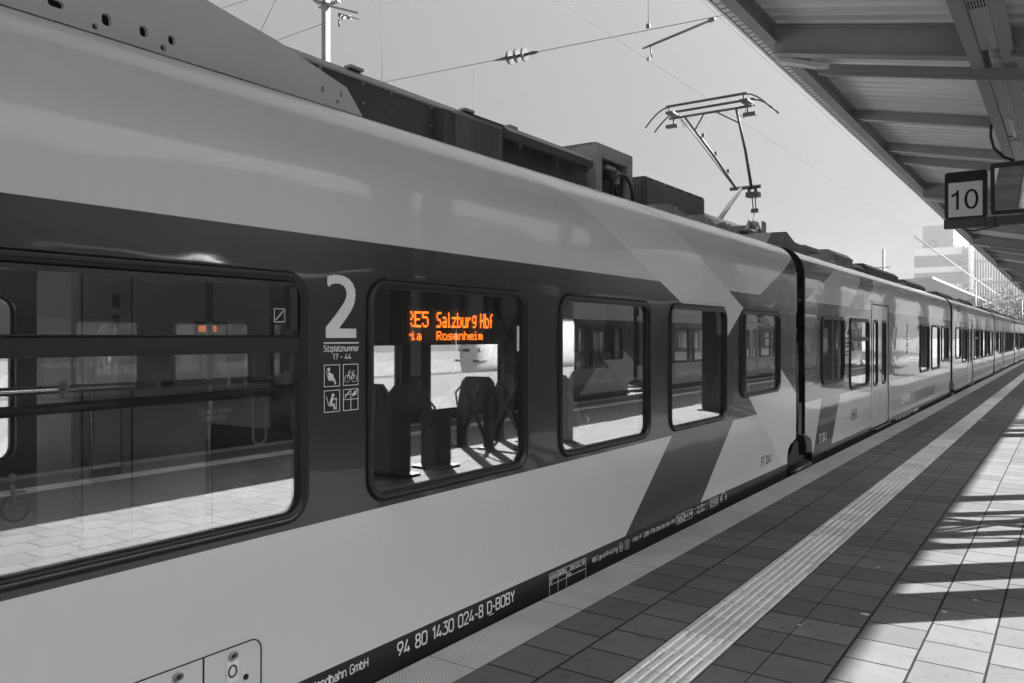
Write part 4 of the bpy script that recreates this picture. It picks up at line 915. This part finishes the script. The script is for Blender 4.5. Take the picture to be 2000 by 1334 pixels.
# ribbed sheeting, ribs run across
for sgn in (-1, 1):
    g = MB(); y = CY0; prof = []
    while y < CY1:
        prof += [(y, 0), (y+.12, 0), (y+.14, .035), (y+.20, .035), (y+.22, 0)]
        y += .24
    A = [g.b.verts.new((sgn*hw, p[0], zdeck(hw)+p[1])) for p in prof]; B = [g.b.verts.new((sgn*.1, p[0], zdeck(.1)+p[1])) for p in prof]
    A2 = [g.b.verts.new((sgn*hw, p[0], zdeck(hw)+p[1]+.05)) for p in (prof[0], prof[-1])]; B2 = [g.b.verts.new((sgn*.1, p[0], zdeck(.1)+p[1]+.05)) for p in (prof[0], prof[-1])]
    for i in range(len(prof)-1): g.b.faces.new((A[i], A[i+1], B[i+1], B[i]))
    g.b.faces.new((A2[0], A2[1], B2[1], B2[0])); 
    g.build('roof_deck', M['deck'], can)
    # gutter and edge beam
    g = MB(); e0 = sgn*hw
    s_ = sgn
    g.prism([(e0+s_*.10, ZE-.10), (e0+s_*.28, ZE-.05), (e0+s_*.33, ZE-.01), (e0+s_*.34, ZE+.16), (e0+s_*.31, ZE+.16), (e0+s_*.30, ZE+.0), (e0+s_*.10, ZE-.05)], 'y', CY0, CY1)
    gt = g.build('gutter', M['gutter'], can)
    g = MB()
    for a_, b__, z_ in ((.232, .208, -.086), (.128, .100, -.106)): g.box(min(e0+s_*a_, e0+s_*b__), max(e0+s_*a_, e0+s_*b__), CY0, CY1, ZE+z_, ZE+z_+.03)
    if sgn < 0:
        for k in range(620): g.box(e0-.198, e0-.136, -4+.13*k, -3.992+.13*k, ZE-.1125, ZE-.1085)
    g.build('gutter_groove', M['blackmat'], gt)
    g = MB(); g.box(min(e0+s_*.200, e0+s_*.134), max(e0+s_*.200, e0+s_*.134), CY0, CY1, ZE-.108, ZE-.06); g.build('soffit_strip', M['white'], gt)
    g = MB(); g.box(min(e0-s_*.0, e0+s_*.018), max(e0-s_*.0, e0+s_*.018), CY0, CY1, ZE-(.18 if sgn < 0 else .345), ZE-.02)
    g.box(min(e0-s_*.06, e0+s_*.06), max(e0-s_*.06, e0+s_*(.06 if sgn < 0 else .09)), CY0, CY1, ZE-(.196 if sgn < 0 else .361), ZE-(.181 if sgn < 0 else .346)); g.box(min(e0-s_*.07, e0+s_*.09), max(e0-s_*.07, e0+s_*.09), CY0, CY1, ZE-.019, ZE-.004)
    g.build('edge_beam', M['canopy'], can)
    # inner longitudinal beam made of two channels
    xi = 1.56
    for dx in (-.13, .13):
        g = MB(); x = s_*(xi)+dx; zb = zdeck(xi)-.30
        g.box(x-.055, x+.055, CY0, CY1, zb, zb+.014); g.box(x-.006+(.05 if dx < 0 else -.05), x+.006+(.05 if dx < 0 else -.05), CY0, CY1, zb+.015, zdeck(xi)-.04)
        g.build('purlin', M['canopy'], can)
bay = 10.6
main = []
y = 8.72-2*bay
while y < CY1: main.append(y); y += bay
raf0 = None
for y in main:
    for sgn in (-1, 1):
        g = MB()
        def q(xl, dz): return (sgn*xl, zdeck(xl)+dz)
        a, b_ = hw-.02, 1.70
        g.prism([q(a, -.012), q(a, -.30), q(b_, -.30), q(b_, -.012)], 'y', y-.006, y+.006)
        g.prism([q(a, -.315), q(a, -.30), q(b_, -.30), q(b_, -.315)], 'y', y-.075, y+.075)
        g.prism([q(a, -.012), q(a, -.026), q(b_, -.026), q(b_, -.012)], 'y', y-.075, y+.075)
        g.prism([q(1.40, -.012), q(1.40, -.30), q(.1, -.30), q(.1, -.012)], 'y', y-.008, y+.008)
        g.prism([q(1.40, -.315), q(1.40, -.30), q(.1, -.30), q(.1, -.315)], 'y', y-.09, y+.09)
        for xb_ in (1.43, 1.36): g.disc((sgn*xb_, y-.03, zdeck(xb_)-.22), (0, 1, 0), .018, .03, 6); g.disc((sgn*xb_, y-.03, zdeck(xb_)-.1), (0, 1, 0), .018, .03, 6)
        g.build('rafter', M['canopy'], can)
        g = MB(); yy = y+.38                                      # lower tie of the bay
        z_ = zdeck(1.5)-.33; 
        g.prism([q(a-.35, -.30), q(a-.35, -.36), q(.1, -.36), q(.1, -.30)], 'y', yy-.05, yy+.05)
        g.prism([q(a-.35, -.40), q(a-.35, -.362), q(.1, -.362), q(.1, -.40)], 'y', yy+.03, yy+.05)
        g.build('tie_beam', M['canopy'], can)
        g = MB()
        for k in (-.04, .04): g.bar((sgn*(hw-.02), yy-.25+k, ZE-.33), (sgn*(hw-.5), yy+k, zdeck(hw-.5)-.33), .035, .05)
        g.build('corner_bracket', M['white'], can)
    if y > CY1-bay: break
    for off in (3.9, 6.3, 7.5):
        for sgn in (-1, 1):
            if y+off > CY1: continue
            g = MB(); yy = y+off
            def q2(xl, dz): return (sgn*xl, zdeck(xl)+dz)
            g.prism([q2(hw-.02, -.012), q2(hw-.02, -.14), q2(.1, -.14), q2(.1, -.012)], 'y', yy-.05, yy+.05)
            g.build('cross_rib', M['canopy'], can)
g = MB(); g.box(-.30, .30, CY0, CY1, 3.98, 4.16); g.box(-.12, .12, CY0, CY1, 3.7, 3.979); g.build('spine_beam', M['canopy'], can)
# columns: pairs, with cross-braced stanchions between
def box_col(y, w, x=0.):
    g = MB(); g.box(x-w/2, x+w/2, y-w/2, y+w/2, .0, 3.72, .01); g.box(x-w/2-.08, x+w/2+.08, y-w/2-.08, y+w/2+.08, .0, .03); return g.build('column', M['colsteel'], can)
yc = 7.14-10.6*1
while yc < 130:
    box_col(yc, .36); box_col(yc+.86, .28); yc += 10.6
def trestle(cx, cy, label):
    r = empty('braced_trestle', (cx, cy, 0), label, "steel trestle", "braced steel trestles between the canopy columns")
    s = .36; hgt = 3.3
    leg = None
    for a in (-1, 1):
        for b_ in (-1, 1):
            g = MB(); g.angle((0, 0, 0), (0, 0, hgt), .11, .012)
            g.box(-.09, .09, -.09, .09, 0, .015); o = g.build('leg', M['colsteel'], r); o.location = (a*s*.7, b_*s*1.35, 0)
    for x in (-s*.7, s*.7):
        for k in range(3):
            z0, z1 = .1+k*1.05, 1.1+k*1.05
            g = MB(); g.bar((x, -s*1.35, z0), (x, s*1.35, z1), .07, .012, (1, 0, 0)); g.bar((x+.014, s*1.35, z0), (x+.014, -s*1.35, z1), .07, .012, (1, 0, 0)); g.build('brace', M['colsteel'], r)
    for y in (-s*1.35, s*1.35):
        for k in range(3):
            z0, z1 = .1+k*1.05, 1.1+k*1.05
            g = MB(); g.bar((-s*.7, y, z0), (s*.7, y, z1), .06, .012, (0, 1, 0)); g.bar((s*.7, y+.014, z0), (-s*.7, y+.014, z1), .06, .012, (0, 1, 0)); g.build('brace', M['colsteel'], r)
    return r
t1 = trestle(XC+.75, 10.25, "cross-braced steel trestle mirrored in the window with the destination display")
t2 = copy_tree(t1, (XC+.75, 10.25+10.6, 0), 0, "cross-braced steel trestle farther along, mirrored in the third and fourth windows")
t3 = copy_tree(t1, (XC+.75, 10.25+21.2, 0), 0, "farthest cross-braced steel trestle, mirrored in the second carriage")
# service strip with luminaires in the near inner channel
g = MB(); xs, zz = -1.56, zdeck(1.56)-.285
strip = empty('luminaire_strip', (XC+xs, 0, zz), "pale sheet metal strip with vents and lamp housings running between two roof channels", "light fitting")
for (a, b_, vent, lamp) in ((-11, -2.2, None, None), (-2.15, 5.4, None, None), (5.44, 8.5, 7.2, None), (9.3, 11.2, None, 11.75), (12.4, 14.3, 12.5, None), (14.4, 24, 18, None), (24.1, 40, 30, None), (40.1, 70, 50, None)):
    g = MB(); g.box(-.07, .07, a, b_, 0, .012, .003); o = g.build('cover_plate', M['lampcover'], strip)
    if vent:
        h = MB()
        for i in range(6):
            for j in range(2): h.box(-.06+i*.021, -.05+i*.021, vent+j*.1, vent+.08+j*.1, -.002, -.0005)
        h.build('vent_slot', M['blackmat'], o)
    h = MB(); h.disc((0, b_-.1, -.003), (0, 0, 1), .012, .006, 10); h.build('screw', M['chrome'], o)
g = MB(); g.box(-.065, .065, 11.25, 12.35, .01, .02); o = g.build('lamp_tray', M['gutter'], strip)
g = MB(); g.tube([(.02, 11.3, -.01), (.02, 12.3, -.01)], .022, 12); g.build('lamp_tube', M['tube'], o)

st = empty('station_building', (26, 0, -.95), "long plain station building on the sunny side, only mirrored in the carriage paint and panes", "building")
g = MB(); g.box(0, 12, -60, 160, 0, 10.2); g.build('wall', P("station_wall", .6, .8), st)
for k in range(36):
    for z in (1.5, 5.8):
        g = MB(); g.box(-.05, .0, -55+k*6, -52+k*6, z, z+2.4); g.build('window', M['facglass'] , st)

# ------------------------------------------------------------------ hanging sign 10 and display
sy = 11.17
sg = empty('platform_number_sign', (-1.045, sy, 3.12), "black bordered sign with a large black 10 on white, hanging on a grey beam", "sign")
g = MB(); pts = rr(-.225, .225, -.012, .555, .03, 5); g.prism(pts, 'y', 0, .10); g.build('sign_housing', M['black'], sg)
MB().box(-.185, .178, -.004, -.001, .008, .425).build('sign_face', M['white'], sg)
g = MB(); zz0, zz1 = .095, .33
g.prism([(-.072, zz0), (-.072, zz1), (-.093, zz1), (-.105, zz1-.028), (-.15, zz1-.052), (-.15, zz1-.082), (-.1, zz1-.058), (-.1, zz0)], 'y', -.006, -.0041); g.build('sign_numeral', M['blackmat'], sg)
g = MB(); zc_, rz_, rx_ = (zz0+zz1)/2, (zz1-zz0)/2+.003, .074
ou = [(.062+rx_*math.copysign(abs(math.cos(R(t)))**.9, math.cos(R(t))), zc_+rz_*math.sin(R(t))) for t in range(0, 360, 10)]
inn = [(.062+(rx_-.029)*math.copysign(abs(math.cos(R(t)))**.9, math.cos(R(t))), zc_+(rz_-.026)*math.sin(R(t))) for t in range(0, 360, 10)]
g.plate(ou, [inn], -.006, -.0041)
for v in g.b.verts: v.co = (v.co.y, v.co.x, v.co.z)
g.build('sign_numeral', M['blackmat'], sg)
g = MB()
for x in (-.14, .12): g.box(x-.035, x+.03, -.006, -.001, .46, .52, .002)
g.box(-.232, -.224, .03, .05, .25, .27); g.build('hinge', M['rubber'], sg)
g = MB(); g.tube([(-.06, .03, -.02), (-.055, .03, -.10), (.0, .02, -.16), (.10, -.02, -.175), (.35, -.02, -.13)], .009, 8); g.disc((-.06, .03, -.02), (0, 0, 1), .016, .03, 10); g.build('cable', M['rubber'], sg)
hb = empty('sign_beam', (XC, sy+.05, 3.05), "grey hollow beam carrying the number sign and the display case", "beam")
MB().box(-2.235, -.02, -.05, .05, -.055, .055, .006).build('beam', M['steel'], hb)
MB().box(-.1, .1, -.1, .1, -3.05, .70, .01).build('post', M['canopy'], hb)
g = MB(); g.box(-1.80, -1.79, -.053, .053, -.058, .058); g.box(-1.70, -1.69, -.053, .053, -.058, .058); g.build('cable_tie', M['blackmat'], hb)
M['blackmat'].use_nodes = True
ds = empty('departure_display', (-.14, sy, 3.12), "black framed display case whose glass mirrors the striped platform, right of the number sign", "display")
g = MB(); g.plate([(p[0], p[1]) for p in rr(-.64, .64, .0, .60, .03, 5)], [rr(-.595, .595, .05, .545, .01, 2)], 0, .14)
for v in g.b.verts: v.co = (v.co.y, v.co.x, v.co.z)
fr_ = g.build('display_frame', M['black'], ds); ds.rotation_euler.x = R(13)
MB().box(-.6, .6, .05, .13, .045, .55).build('display_panel', M['blackmat'], ds)
g = MB()
for k in range(60): g.box(-.56+k*.0185, -.558+k*.0185, .045, .049, .06, .26)
for k in range(11): g.box(-.56, .56, .0445, .0495, .06+k*.02, .0615+k*.02)
g.build('display_mesh', M['steel'], ds)
MB().box(-.595, .595, .012, .018, .05, .545).build('display_glass', glass("display_mirror_glass", .55, .8), ds)
g = MB(); pts = [(-.30+.2*t*t*0, .02, .62) for t in (0,)]
g.tube([(-.62, -.05+.02, 1.05), (-.63, .02, .92), (-.60, .02, .78), (-.50, .03, .66), (-.40, .04, .61)], .016, 10); g.build('power_cable', M['rubber'], ds)

# ------------------------------------------------------------------ overhead line
WX = -4.26
def wire(name, pts, r, label, cat="overhead wire", mat='wire', group=None):
    g = MB(); g.tube(pts, r, 6); return tag(g.build(name, M[mat]), label, cat, group)
wire('contact_wire', [(WX, -30, 5.08), (WX, 11.16, 5.065), (WX, 60, 5.08), (WX, 280, 5.08)], .003, "thin contact wire running lengthwise above the train, touching the pantograph")
wire('messenger_wire', [(WX, -30, 6.6), (WX, 20, 6.35), (WX, 60, 6.5), (WX, 280, 6.5)], .005, "thin carrying wire above the contact wire")
def ray(x, y, Xp):   # point on the plane X = Xp seen at photo pixel
    d = abs(Xp); return Vector((Xp, d*(2336/(XV-x)-.69), EYE+(YV-y)/(XV-x)/.822*d))
# cross span with insulator at about Y = 14
def rayY(x, y, Y):
    d = Y/(2336/(XV-x)-.69); return Vector((-d, Y, EYE+(YV-y)/(XV-x)/.822*d))
pA, pB = rayY(775, 155, 12.2), rayY(1400, 32, 12.2)
span = empty('cross_span', (0, 0, 0), "thin cross wire with a three-disc insulator sloping up to the right above the train", "overhead wire")
g = MB(); g.tube([pA+(pA-pB)*.9, pA, pB, pB+(pB-pA)*.3], .006, 6); g.build('span_wire', M['wire'], span)
i0, i1 = rayY(965, 118, 12.2), rayY(1050, 101, 12.2); dd_ = (i1-i0)
g = MB(); g.tube([i0, i0+dd_*.22, i0+dd_*.30, i0+dd_*.82, i0+dd_*.9, i1], [.012, .035, .03, .03, .035, .012], 10)
for k in (.33, .50, .67): 
    c_ = i0+dd_*k; n_ = dd_.normalized(); g.tube([c_-n_*.03, c_, c_+n_*.008, c_+n_*.04], [.04, .045, .125, .12], 18)
g.build('insulator', M['porcelain'], span)
c_ = rayY(1265, 50, 12.2); g = MB(); g.tube([c_, c_+Vector((0, 0, 2))], .004, 6); g.box(c_.x-.03, c_.x+.03, c_.y-.02, c_.y+.02, c_.z-.04, c_.z+.03); g.build('dropper', M['wire'], span)
sa, sb = rayY(1254, 95, 12.25), rayY(1393, 37, 12.25)
arm = empty('steady_arm', (0, 0, 0), "short grey steady arm sloping up to the canopy edge above the pantograph", "steady arm")
g = MB(); g.tube([sa, sa+(sb-sa)*.12, sb], [.014, .022, .022], 8); g.tube([sb-(sb-sa)*.06, sb+(sb-sa)*.02], .035, 8); g.build('arm_tube', M['steel'], arm)
g = MB(); g.tube([sa+(sb-sa)*.12, sa+(sb-sa)*.12-Vector((0, 0, .12)), sa+(sb-sa)*.14-Vector((0, 0, .2))], .012, 6); g.box(sa.x+.08, sa.x+.13, sa.y-.02, sa.y+.02, sa.z-.22, sa.z-.17); g.build('wire_clamp', M['steel'], arm)
for x_, y_, lab in ((744, 160, "vertical dropper wire rising from behind the near roof boxes"), (924, 215, "short vertical dropper wire ending below the insulator")):
    p = rayY(x_, y_, 16.); q_ = rayY(x_, -60 if x_ == 744 else 137, 16.); wire('dropper_wire', [p-Vector((0, 0, 1)), q_], .007, lab)
# near catenary mast and wires behind the train
mx, my = -19.7, 18.0
ms = empty('catenary_mast', (mx, my, -.95), "pale steel mast with a cross arm rising behind the near roof equipment", "mast")
g = MB(); g.box(-.10, .10, -.10, .10, 0, 14.6, .01); g.build('mast_column', M['mast'], ms)
def mrel(x, y):
    p = rayY(x, y, my); return p-Vector((mx, my, -.95))
g = MB(); g.bar(mrel(618, 6), mrel(700, 26), .12, .05); g.bar(mrel(622, 15), mrel(660, 2), .12, .05); g.bar(mrel(660, 26), mrel(700, 38), .06, .03); g.bar(mrel(614, 2), mrel(646, 10), .2, .08); g.build('cross_arm', M['steel'], ms)
g = MB()
for (x, y) in ((662, 30), (668, 34), (680, 34)): g.disc(mrel(x, y), (1, 0, 0), .06, .08, 8)
g.tube([mrel(660, 38), mrel(660, 52)], .03, 6); g.build('cable_fitting', M['porcelain'], ms)
wire('guy_wire', [rayY(535, 80, 17.8), rayY(640, 42, 17.8)], .01, "thin stay wire sloping up to the mast behind the fairing")
wire('guy_wire', [rayY(430, 16, 17.8), rayY(510, -10, 17.8)], .01, "thin stay wire at the top edge left of the mast")
wire('guy_wire', [rayY(505, 64, 17.), rayY(536, 0, 17.)], .012, "steep thin wire left of the mast")

# ------------------------------------------------------------------ far background
BY = 165.
def bx(x): return -BY/(2336/(XV-x)-.69)
def bz_(x, y): return EYE+(YV-y)/(XV-x)/.822*(-bx(x))
off = empty('office_building', (0, BY, -.95), "pale glazed office block with a louvred attic storey beyond the end of the canopy", "building")
g = MB()
X0, X1 = bx(1786), bx(2010)
zt, zm = bz_(1786, 441), bz_(1786, 486)
g.box(X0+1.2, bx(1862), 1.0, 26, zm+.95, zt+.95); g.build('attic_storey', M['facade'], off)
g = MB()
n = 30
for k in range(n):
    x = X0+1.2+(bx(1862)-X0-1.2)*k/n; g.box(x, x+.12, .75, .999, zm+.95, zt+.95)
g.build('attic_rib', M['facrib'], off)
g = MB(); g.box(X0, bx(1897), 0, 26, 0, zm+.95); g.build('wall', M['facade'], off)
for (ya_, yb_) in ((501, 523), (534, 556), (567, 589), (600, 622)):
    g = MB(); g.box(X0-.08, bx(1880), -.06, 24, bz_(1786, yb_)+.95, bz_(1786, ya_)+.95); w = g.build('window_band', M['facglass'], off)
    g = MB()
    for k in range(8):
        x = X0+(bx(1880)-X0)*k/7; g.box(x-.07, x+.07, -.15, -.061, bz_(1786, yb_)+.95, bz_(1786, ya_)+.95)
    g.build('mullion', M['farwhite'], w)
g = MB()
for x_, y_ in ((1821, 476), (1867, 474)):
    c_ = (bx(x_), .6 if x_ < 1850 else .6, bz_(x_, y_)+.95); g.tube([(c_[0]+.62*math.cos(a), c_[1], c_[2]+.62*math.sin(a)) for a in [R(t) for t in range(0, 360, 15)]], .11, 8, closed=True)
g.build('ring_ornament', M['farwhite'], off)
g = MB()
g.box(bx(1881), bx(1885), -.9, -.3, 0, bz_(1786, 486)+.95); g.box(bx(1889), bx(1893), -.9, -.3, 0, bz_(1786, 490)+.95)
for k in range(14): g.box(bx(1885), bx(1889), -.8, -.4, k*1.3, k*1.3+.12)
g.build('stair_tower', M['farwhite'], off)
glz = empty('slatted_building', (0, BY+6, -.95), "long pale building faced with vertical slats behind the tree, right of the office block", "building")
g = MB(); g.box(bx(1900), bx(2030), 0, 14, 0, 19.5); g.build('wall', M['facglass'], glz)
g = MB(); k = 0; x = bx(1900)
while x < bx(2030): g.box(x, x+.16, -.5, -.2, 1, 19.5); x += .42
g.build('slat_screen', M['facade'], glz)
g = MB()
for z in (4.5, 8.5, 12.5, 16.5, 19.5): g.box(bx(1900), bx(2030), -.7, -.1, z-.2, z+.2)
g.build('floor_edge', M['farwhite'], glz)
# other platform's canopy in the distance
oc = empty('far_canopy', (-12.3, 78, 0), "pale flat canopy over the next platform seen past the train roofs", "canopy")
g = MB(); g.prism([(-2.5, 6.7), (0, 6.45), (2.5, 6.7), (2.5, 6.9), (0, 6.7), (-2.5, 6.9)], 'y', 0, 75); g.build('roof', M['farwhite'], oc)
for k in range(6):
    g = MB(); g.box(-.15, .15, 5+k*12, 5.3+k*12, -.95, 6.5); g.build('column', M['steel'], oc)
# masts and lamp posts
def post(name, label, cat, x_, ytop, X_, r_, arm=None, group=None):
    p = ray(x_, ytop, X_); r0 = empty(name, (p.x, p.y, -.95), label, cat, group)
    g = MB(); g.tube([(0, 0, 0), (0, 0, p.z+.95)], [r_*1.3, r_], 8); g.build('pole', M['pole'], r0)
    g = MB(); hh = p.z+.95
    if arm == 'cross':
        g.bar((-.7, 0, hh-1.4), (.5, 0, hh-1.4), .08); g.bar((-.3, 0, hh-2.0), (.3, 0, hh-2.0), .06); g.build('cross_arm', M['pole'], r0)
    elif arm == 'lamp':
        g.bar((0, 0, hh-.05), (1.3, 0, hh+.1), .09); g.box(.8, 1.7, -.15, .15, hh, hh+.15, .03); g.box(-.4, .0, -.1, .1, hh-.05, hh+.06, .02); g.build('lamp_head', M['white'], r0)
    return r0
post('signal_mast', "thin mast with a small cross arm against the sky behind the second carriage", "mast", 1725, 487, -12, .09, 'cross')
post('lamp_post', "pale lamp post standing in front of the slatted building", "lamp post", 1905, 547, -9.5, .09, 'lamp')
post('lamp_post', "pale post nearest the right picture edge below the canopy", "lamp post", 1996, 582, -4.6, .06, 'lamp')
wire('stay_wire', [ray(1786, 462, -9.), ray(1900, 542, -9.), ray(1996, 607, -9.)], .06, "pale thick diagonal wire crossing in front of the office block", mat='farwhite')
# tree in front of the slatted building
def tree(x, y, hgt, label, seed):
    rnd = random.Random(seed); r0 = empty('street_tree', (x, y, -.95), label, "tree", "trees in front of the far buildings")
    g = MB(); g.tube([(0, 0, 0), (.1, 0, hgt*.3), (0, .1, hgt*.7)], [.28, .2, .08], 8)
    tips = []
    for k in range(12):
        a = rnd.uniform(0, 6.28); z = hgt*rnd.uniform(.28, .7); ln = hgt*rnd.uniform(.18, .36)
        e_ = (math.cos(a)*ln, math.sin(a)*ln, z+ln*.7); g.tube([(0, 0, z), e_], [.09, .03], 6); tips.append(e_)
    g.build('trunk', M['bark'], r0)
    g = MB()
    for t_ in tips:
        for j in range(170):
            p = Vector(t_)+Vector([rnd.gauss(0, hgt*.075) for _ in range(3)]); s_ = rnd.uniform(.10, .2)
            a = Vector([rnd.uniform(-1, 1) for _ in range(3)]).normalized(); b_ = a.orthogonal().normalized()
            g.b.faces.new([g.b.verts.new(p+a*s_), g.b.verts.new(p+b_*s_*.6), g.b.verts.new(p-a*s_), g.b.verts.new(p-b_*s_*.6)])
    g.build('crown', M['leaf'], r0, recalc=False)
tree(bx(1925)*.75, BY*.75, 9.5, "leafy tree left of centre between the lamp post and the slatted building", 1)
tree(bx(1955)*.8, BY*.8, 8.5, "lower leafy tree standing closer to the canopy line", 2)
tree(bx(1900)*.9, BY*.9, 8, "leafy tree at the foot of the office block", 3)

# high-speed train beyond, seen through the display window
ice = empty('high_speed_train', (-30, 38.5, -.85), "white rounded train nose with dark stripe seen through the display window", "train")
g = MB(); N = 20; rings = []
for k in range(13):
    t_ = k/12; yy = -.0+5.5*t_; sc_ = math.sqrt(max(0.0, 1-(1-min(t_, 1))**2.2)); wv = .35+1.1*sc_; hv0 = .35; hv1 = 1.6+2.1*sc_
    rings.append([g.b.verts.new((wv*(1 if abs(math.cos(a)) > 0 else 1)*math.copysign(abs(math.cos(a))**.6, math.cos(a)), yy, (hv0+hv1)/2+(hv1-hv0)/2*math.copysign(abs(math.sin(a))**.7, math.sin(a)))) for a in [2*math.pi*j/N for j in range(N)]])
rings.append([g.b.verts.new((v.co.x, 60, v.co.z)) for v in rings[-1]])
for A, B in zip(rings, rings[1:]):
    for j in range(N): f = g.b.faces.new((A[j], A[(j+1) % N], B[(j+1) % N], B[j])); f.smooth = True
g.b.faces.new(rings[0]); g.build('body', M['trainwhite'], ice)
g = MB(); g.box(-.95, .95, .12, 1.4, 1.02, 1.14, .03); g.build('stripe', M['trainstripe'], ice)
for s_ in (-.62, .62): g = MB(); g.box(s_-.22, s_+.22, .35, 1.1, 1.62, 1.86, .05); g.build('headlight', M['facglass'], ice)
g = MB(); g.box(-.25, .25, .0, .6, 1.62, 1.8, .03); g.build('grille', M['black'], ice)

g = MB(); g.box(-62, 40, -65, 305, -2.1, 25)
hz = g.build('haze', bpy.data.materials.new('haze_air')); m_ = hz.data.materials[0]; m_.use_nodes = True; t = m_.node_tree; t.nodes.clear()
pv = t.nodes.new('ShaderNodeVolumePrincipled'); pv.inputs['Color'].default_value = (.72, .72, .72, 1); pv.inputs['Density'].default_value = .0016; pv.inputs['Anisotropy'].default_value = .3
oo = t.nodes.new('ShaderNodeOutputMaterial'); t.links.new(pv.outputs[0], oo.inputs['Volume']); tag(hz, kind='stuff')

# ------------------------------------------------------------------ litter on the paving
rnd = random.Random(4)
spots = [((1691, 1201), "small white scrap of paper on the shaded paving near the sunlit edge", .035), ((1715, 1109), "white crumb of litter right of the tactile strip", .02), ((1845, 1196), "pale scrap inside the nearest shadow band", .02), ((1592, 1046), "dark leaf bit lying on the ribbed strip", .03), ((1562, 1222), "tiny pale scrap in the shade at the bottom", .015), ((1922, 821), "white chalk-like scrap far along beside the ribbed strip", .10), ((1905, 1173), "pale scrap on the next slab in the shadow", .02)]
for (px_, py_), lab, s_ in spots:
    v = (py_-YV)/F_PX; zc = EYE/v; xc = (px_-W/2)/F_PX*zc; c_, s__ = math.cos(yaw), math.sin(yaw)
    x, y = xc*c_-zc*s__, xc*s__+zc*c_
    g = MB(); n = 7; pts = [(s_*(.5+rnd.random()*.5)*math.cos(2*math.pi*k/n), s_*(.4+rnd.random()*.3)*math.sin(2*math.pi*k/n)) for k in range(n)]
    g.prism(pts, 'z', .0, .004); o = g.build('litter_scrap', M['litter'] if 'dark' not in lab else M['seat']); o.location = (x, y, .001 if 'ribbed strip' not in lab or 'beside' in lab else .007)
    tag(o, lab, "litter", "litter on the paving")
